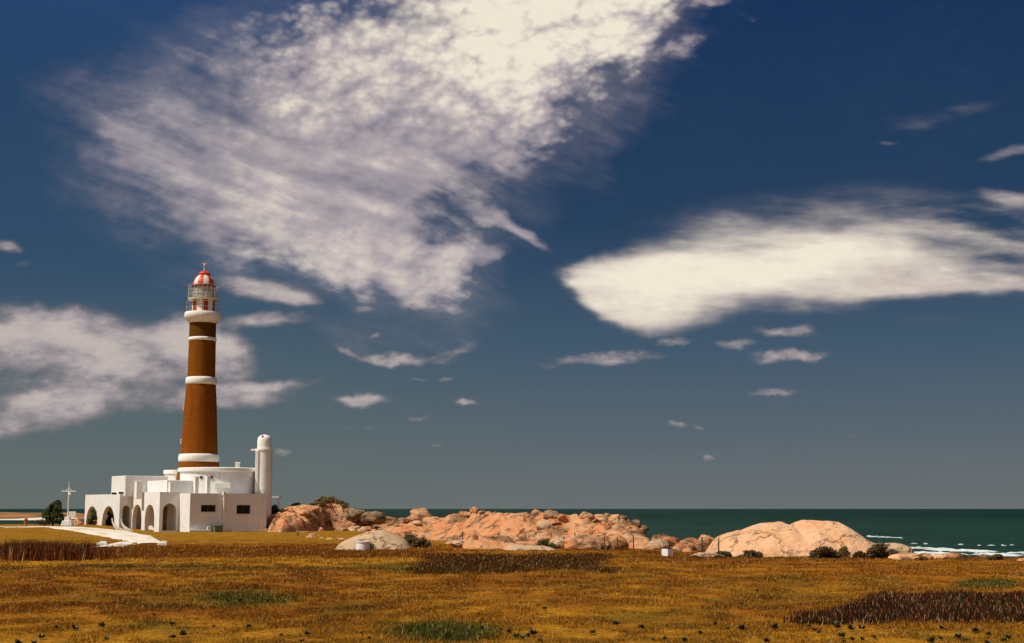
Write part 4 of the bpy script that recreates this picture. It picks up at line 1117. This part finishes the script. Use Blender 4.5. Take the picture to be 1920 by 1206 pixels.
# wind-shaped conifer at left
tr = empty('tree', (at(98, 985, 141).x, 141, T(at(98, 985, 141).x, 141)), 'dark green wind-shaped conifer standing left of the white cross pole', 'tree')
rnd = random.Random(5); V = []; bx, bz = tr.location.x, tr.location.z
H = at(100, 938, 141).z - bz
for k in range(110):
    t = rnd.random() ** .8; zz = .06 * H + t * .90 * H; wd = 1.42 * (1 - t) ** .75 + .12
    cx_ = .35 * t + rnd.uniform(-1, 1) * wd * .85 - (.25 * (1 - t)); cy_ = rnd.uniform(-1, 1) * wd * .7; r = .16 + .26 * (1 - t)
    foliage(V, (cx_ + .05, cy_, zz), (r * 1.1, r, r * .7), 95, .085, rnd, .25)
mesh_np('crown', np.array([tuple(v) for v in V]), 4, M['leaf'], parent=tr)
s = MB(); s.tube((bx, 141, bz - .3), (bx + .15, 141, bz + H * .45), .13, .09); s.tube((bx + .15, 141, bz + H * .45), (bx + .35, 141, bz + H * .9), .09, .02)
for k in range(12):
    t = .15 + k / 16; a = rnd.uniform(0, 6.28); L = 1.1 * (1 - t) + .2; s.tube((bx + .3 * t, 141, bz + H * t), (bx + .3 * t + L * math.cos(a), 141 + L * math.sin(a), bz + H * t + .3), .035, .01, 5)
s.build('trunk', M['bark'], tr)

# ------------------------------------------------------------------ small objects
c = at(126.5, 985, 140); z0 = T(c.x, 140); zz = lambda v: at(126, v, 140).z
cr = empty('cross_pole', (c.x, 140, z0), 'tall thin white pole with a crossarm and small lamp left of the house', 'pole')
s = MB(); s.tube((c.x, 140, z0 - .3), (c.x, 140, zz(921)), .07, .06); s.tube((c.x, 140, zz(921)), (c.x, 140, zz(902)), .05, .02); s.build('mast', M['ring'], cr)
s = MB(); s.tube((c.x - .72, 140, zz(921.5)), (c.x + .72, 140, zz(921.5)), .045); s.tube((c.x - .35, 140, zz(921.5)), (c.x, 140, zz(914)), .022); s.tube((c.x + .35, 140, zz(921.5)), (c.x, 140, zz(914)), .022); s.build('crossarm', M['ring'], cr)
s = MB(); s.lathe((c.x + .12, 139.9, 0), [(.05, zz(930)), (.14, zz(929)), (.15, zz(926)), (.06, zz(924))], 12); s.build('lamp', M['ring'], cr)
s = MB(); s.box((c.x, 140, z0 + .25), (1.1, .9, .5), 0, .8); s.box((c.x, 140, z0 + .65), (.6, .5, .4), 0, .85); s.build('plinth', M['white'], cr, bevel=.04)
c = at(134.5, 985, 138); z0 = T(c.x, 138); zz = lambda v: at(134, v, 138).z
sg = empty('sign', (c.x, 138, z0), 'small blank white signboard on two posts beside the cross pole', 'sign')
s = MB(); s.box((c.x, 138, (zz(959) + zz(970)) / 2), (.68, .05, zz(959) - zz(970))); s.build('signboard', M['ring'], sg)
for q_ in (-.28, .28):
    s = MB(); s.tube((c.x + q_, 138.05, z0 - .2), (c.x + q_, 138.05, zz(962)), .035); s.build('post', M['ring'], sg)
c = at(48, 988, 138); z0 = T(c.x, 138); s = MB()
s.lathe((0, 0, 0), [(.15, -.1), (.15, .1), (.11, .14), (.11, .55), (.16, .58), (.16, .68), (.10, .78), (.03, .82)], 16); s.box((0, 0, .45), (.4, .12, .12))
o = s.build('standpipe', M['rust'], smooth='auto'); o.location = (c.x, 138, z0); tag(o, 'short rust red standpipe beside the white track at far left', 'standpipe')
# round white tank
Y = 84.5; c = at(681, 1028, Y); z0 = T(c.x, Y); e = empty('round_tank', (c.x, Y, z0), 'squat round white concrete tank standing in the brown grass', 'tank')
s = MB(); s.lathe((c.x, Y, z0), [(.42, -.05), (.42, .46), (.45, .47), (.45, .53), (.40, .54), (.40, .50), (.38, .3), (.02, .3)], 32, cap=False); s.build('body', M['ring'], e, 'auto')
s = MB(); s.box((c.x + .5, Y, z0 + .2), (.22, .3, .38)); s.build('valve_box', M['green'], e, bevel=.02)
Y = 74; c = at(1251.5, 1040, Y); z0 = T(c.x, Y); e = empty('white_box', (c.x, Y, z0), 'small square white box with dark lid alone in the grass', 'box')
s = MB(); s.box((c.x, Y, z0 + .17), (.46, .40, .42), -.9); s.build('body', M['ring'], e, bevel=.02)
s = MB(); s.box((c.x, Y, z0 + .40), (.49, .43, .03), -.9); s.build('lid', M['dark'], e)
for (u, v, w_, lab) in ((191, 1021, 20, 'low white kerb block left of the path end'), (305, 1020, 18, 'low white kerb block at the right path end')):
    Y = 6465 / (v - 954) * .97; c = at(u, v, Y); s = MB(); s.box((0, 0, .08), (w_ * Y / 2694, .3, .24)); s.box((.1, 0, .24), (w_ * Y / 2694 * .6, .22, .1)); o = s.build('kerb_block', M['ring'], bevel=.03); o.location = (c.x, Y, T(c.x, Y)); tag(o, lab, 'kerb block')
Y = 117; c = at(568, 1002, Y); z0 = T(c.x, Y); e = empty('stone_bench', (c.x, Y, z0), 'small pale stone bench on the short grass right of the house', 'bench')
s = MB(); s.box((c.x, Y, z0 + .36), (1.1, .4, .08)); s.build('seat', M['rockflat'], e)
for q_ in (-.42, .42):
    s = MB(); s.box((c.x + q_, Y, z0 + .13), (.12, .34, .38)); s.build('leg', M['rockflat'], e)
# wire fence
e = empty('wire_fence', ((1188 - 960) / 2694 * 80, 80, T(6.8, 80)), 'sparse wire fence with thin weathered posts crossing the grass before the outcrops', 'fence')
pts = [(868, 96, .9), (884, 95, .8), (935, 92.5, .8), (985, 90, .8), (1033, 88.6, .9), (1079, 87.2, 1.0), (1105, 86.1, .9), (1133, 84.2, .9), (1158, 82.2, .8), (1188, 79.6, .95), (1253, 76.4, .7), (1316, 72.0, 1.0), (1346, 69.5, 1.0)]
tops = []
rnd = random.Random(3)
for (u, Y, h) in pts:
    x = (u - 960) / 2694 * Y; z0 = T(x, Y); s = MB(); lx = rnd.uniform(-.05, .05); s.tube((x, Y, z0 - .2), (x + lx, Y, z0 + h), .04, .03, 7); s.build('post', M['post'], e); tops.append((Vector((x, Y, z0)), h))
for f_ in (.45, .85):
    s = MB()
    for (a, ha), (b, hb) in zip(tops[:-1], tops[1:]): s.tube(a + Vector((0, 0, ha * f_)), b + Vector((0, 0, hb * f_)), .006, n=4)
    s.build('wire', M['wire'], e)

# ------------------------------------------------------------------ grass (stuff)


def blades(name, u, v, H, Wd, lean, per, label, cat='grass', tint=None, cj=.35, seed=1, top=None):
    r_ = np.random.default_rng(seed)
    y = 6465 / (v - 954); x = (u - 960) / 2694 * y
    keep = (np.interp(x, SHX, SHY) - y) > -1.5; x, y, H, Wd = x[keep], y[keep], H[keep], Wd[keep]
    if tint is not None and tint.ndim == 2: tint = tint[keep]
    zc = zone(x, y) if tint is None else np.broadcast_to(tint, (len(x), 3))
    n = len(x); x = np.repeat(x, per); y = np.repeat(y, per); H = np.repeat(H, per); Wd = np.repeat(Wd, per); zc = np.repeat(zc, per, 0)
    m_ = len(x); x = x + r_.normal(0, .06, m_) * (1 + H); y = y + r_.normal(0, .06, m_) * (1 + H); z = terr(x, y) - .02
    h = H * r_.uniform(.5, 1.25, m_); w = Wd * r_.uniform(.6, 1.3, m_); a = r_.uniform(0, 2 * np.pi, m_)
    lx, ly = r_.normal(0, lean, m_) * h + .05 * h, r_.normal(0, lean, m_) * h
    A = np.stack([x - w * np.cos(a), y - w * np.sin(a), z], -1); B = np.stack([x + w * np.cos(a), y + w * np.sin(a), z], -1)
    Tp = np.stack([x + lx, y + ly, z + h], -1)
    V = np.stack([A, B, Tp], 1).reshape(-1, 3)
    k = (1 + r_.normal(0, cj, (m_, 1))).clip(.3, 2.2); kk = r_.random((m_, 1))
    c = zc * k; c = np.where(kk > .93, C(.62, .42, .15), c); c = np.where(kk < .10, zc * .35, c)
    cols = np.repeat(c[:, None, :], 3, 1).reshape(-1, 3)
    o = mesh_np(name, V, 3, M['grass'], cols); return tag(o, label, cat, kind='stuff')


q = np.random.default_rng(8)
N = 420000
u = q.uniform(-150, 2070, N); v = 1014 + (1300 - 1014) * q.random(N) ** 1.15
yd = 6465 / (v - 954); patch = fb((u - 960) / 2694 * yd * 1.3, yd * .8, 4)
keep = q.random(N) < (.62 + .5 * ss(.35, .6, patch)); u, v, yd, patch = u[keep], v[keep], yd[keep], patch[keep]
short = np.where(v < 1022, .45, 1.)
H = (.04 + .06 * ss(.3, .75, patch)) * (.7 + .4 * yd / 60) * short; W_ = .010 * (yd / 30) ** .9
blades('dry_grass', u, v, H, W_, .45, 3, 'dry ochre grass covering the whole foreground field', seed=2)
# sedge band at the left
N = 16000; u = q.uniform(-120, 1000, N); v = q.uniform(1037, 1051, N)
m1 = (u < 165 + q.normal(0, 30, N)); cl = fb(u * .055, v * .05, 3)
keep = m1 & (cl > .44); u1, v1 = u[keep], v[keep]
v1 = v1 + q.normal(0, .8, len(v1))
blades('tall_sedge', u1, v1, .58 + .26 * q.random(len(u1)), .022 + 0 * u1, .13, 4, 'tall red-brown sedge in clumps at the left edge', 'sedge', tint=C(.135, .028, .004), cj=.45, seed=3)
k2 = q.random(N) < .7; u2, v2 = u[k2 & (u < 800)], v[k2 & (u < 800)]
blades('low_sedge', u2, v2 * 0 + q.normal(1036, 6, len(v2)).clip(1021, 1051), .07 + .10 * q.random(len(u2)), .022 + 0 * u2, .3, 4, 'low brown sedge band below the house', 'sedge', cj=.35, seed=4)
N = 9000; u = q.uniform(775, 1150, N); v = q.uniform(1040, 1073, N); cl = fb(u * .02, v * .06, 3); k = cl > .42; u, v = u[k], v[k]
tt = np.where(q.random((len(u), 1)) < .2, GRN * .8, RED)
v = v + q.normal(0, 2.5, len(v)); u = u + q.normal(0, 14, len(u))
blades('red_weeds', u, v, .07 + .10 * q.random(len(u)), .02 + 0 * u, .35, 4, 'dark red-brown low weeds in the middle of the field', 'weeds', tint=tt, cj=.4, seed=5)
N = 24000; u = q.uniform(1490, 2060, N); v = q.uniform(1112, 1166, N); top = 1150 - 34 * ss(1540, 1680, u) + 8 * (fb(u * .03, u * 0, 2) - .5)
cl = fb(u * .035, v * .07, 3); k = (v > top) & (cl > .34); u, v = u[k], v[k]
rr = q.random((len(u), 1)); tt = np.where(rr < .12, C(.28, .035, .008), np.where(rr < .30, C(.04, .045, .01), DRED * .7)); tt = np.where(rr > .985, C(.5, .3, .18), tt)
v = v + q.normal(0, 2.2, len(v)); u = u + q.normal(0, 12, len(u))
blades('dark_dock_weeds', u, v, .06 + .13 * q.random(len(u)), .013 + 0 * u, .22, 4, 'dark maroon stalky weeds with red specks at lower right', 'weeds', tint=tt, cj=.45, seed=6)
for (a, b, ra, rb, n_, H_, nm) in ((835, 1182, 80, 15, 2400, .15, 'bright green grass patch at bottom centre left'), (470, 1122, 90, 12, 1100, .12, 'green weedy patch in the left middle of the field'), (1860, 1092, 55, 7, 400, .14, 'green patch above the maroon weeds at right')):
    u = a + q.normal(0, .5, n_) * ra; v = b + q.normal(0, .5, n_) * rb
    blades('green_grass', u, v, H_ * q.uniform(.5, 1.1, n_), .012 + 0 * u, .45, 4, nm, 'grass', tint=np.where(q.random((n_, 1)) < .3, C(.16, .13, .015), C(.065, .085, .008)), cj=.4, seed=int(a))

# single broad-leaved weeds, each a plant with leaves and a stalk
M['weedleaf'] = mat('dark_weed_leaves', leaffn((.03, .035, .008), (.06, .06, .014), (.12, .09, .03)), .6)


def weed(seed):
    rnd = random.Random(seed); V = []
    for k in range(26):
        a = rnd.uniform(0, 6.28); L = rnd.uniform(.08, .2); e_ = rnd.uniform(.15, 1.1); d = Vector((math.cos(a) * math.cos(e_), math.sin(a) * math.cos(e_), math.sin(e_)))
        s_ = Vector((-math.sin(a), math.cos(a), 0)); w = L * .28; V += [Vector((0, 0, .02)), d * L * .55 + s_ * w, d * L, d * L * .55 - s_ * w]
    me = mesh_np('weed_plant', np.array([tuple(v) for v in V]), 4, M['weedleaf']); return me


protos = [weed(i) for i in range(4)]; used = 0
WP = [(1565, 1178), (1590, 1181), (1560, 1172), (1572, 1194), (1610, 1199), (1738, 1204), (1787, 1194), (1820, 1184), (1360, 1179), (1387, 1180), (955, 1183), (1110, 1183), (1155, 1169), (1448, 1178), (1530, 1186),
      (1000, 1186), (990, 1190), (428, 1127), (452, 1126), (502, 1126), (350, 1191), (330, 1194), (1800, 1199), (1200, 1176), (1592, 1198), (1309, 1186), (880, 1172), (905, 1178), (115, 1178), (148, 1180), (198, 1176), (1880, 1196), (1660, 1160), (780, 1190)]
rw = random.Random(77)
for _ in range(46):
    WP.append((rw.uniform(20, 1900), rw.choice((rw.uniform(1168, 1205), rw.uniform(1100, 1205)))))
for i, (u, v) in enumerate(WP):
    Y = 6465 / (v - 954); x = (u - 960) / 2694 * Y
    o = protos[i] if i < 4 else protos[i % 4].copy()
    if i >= 4: col.objects.link(o)
    k = rnd.uniform(.45, .85) if i < 34 else rnd.uniform(.3, .7); o.location = (x, Y, T(x, Y) + .02); o.scale = (k, k, k * rnd.uniform(.7, 1.2)); o.rotation_euler.z = rnd.uniform(0, 6)
    tag(o, 'small dark broad-leaved weed clump in the yellow foreground grass', 'weed', 'dark weed clumps scattered over the foreground')

scene.render.resolution_x = 1024; scene.render.resolution_y = 643
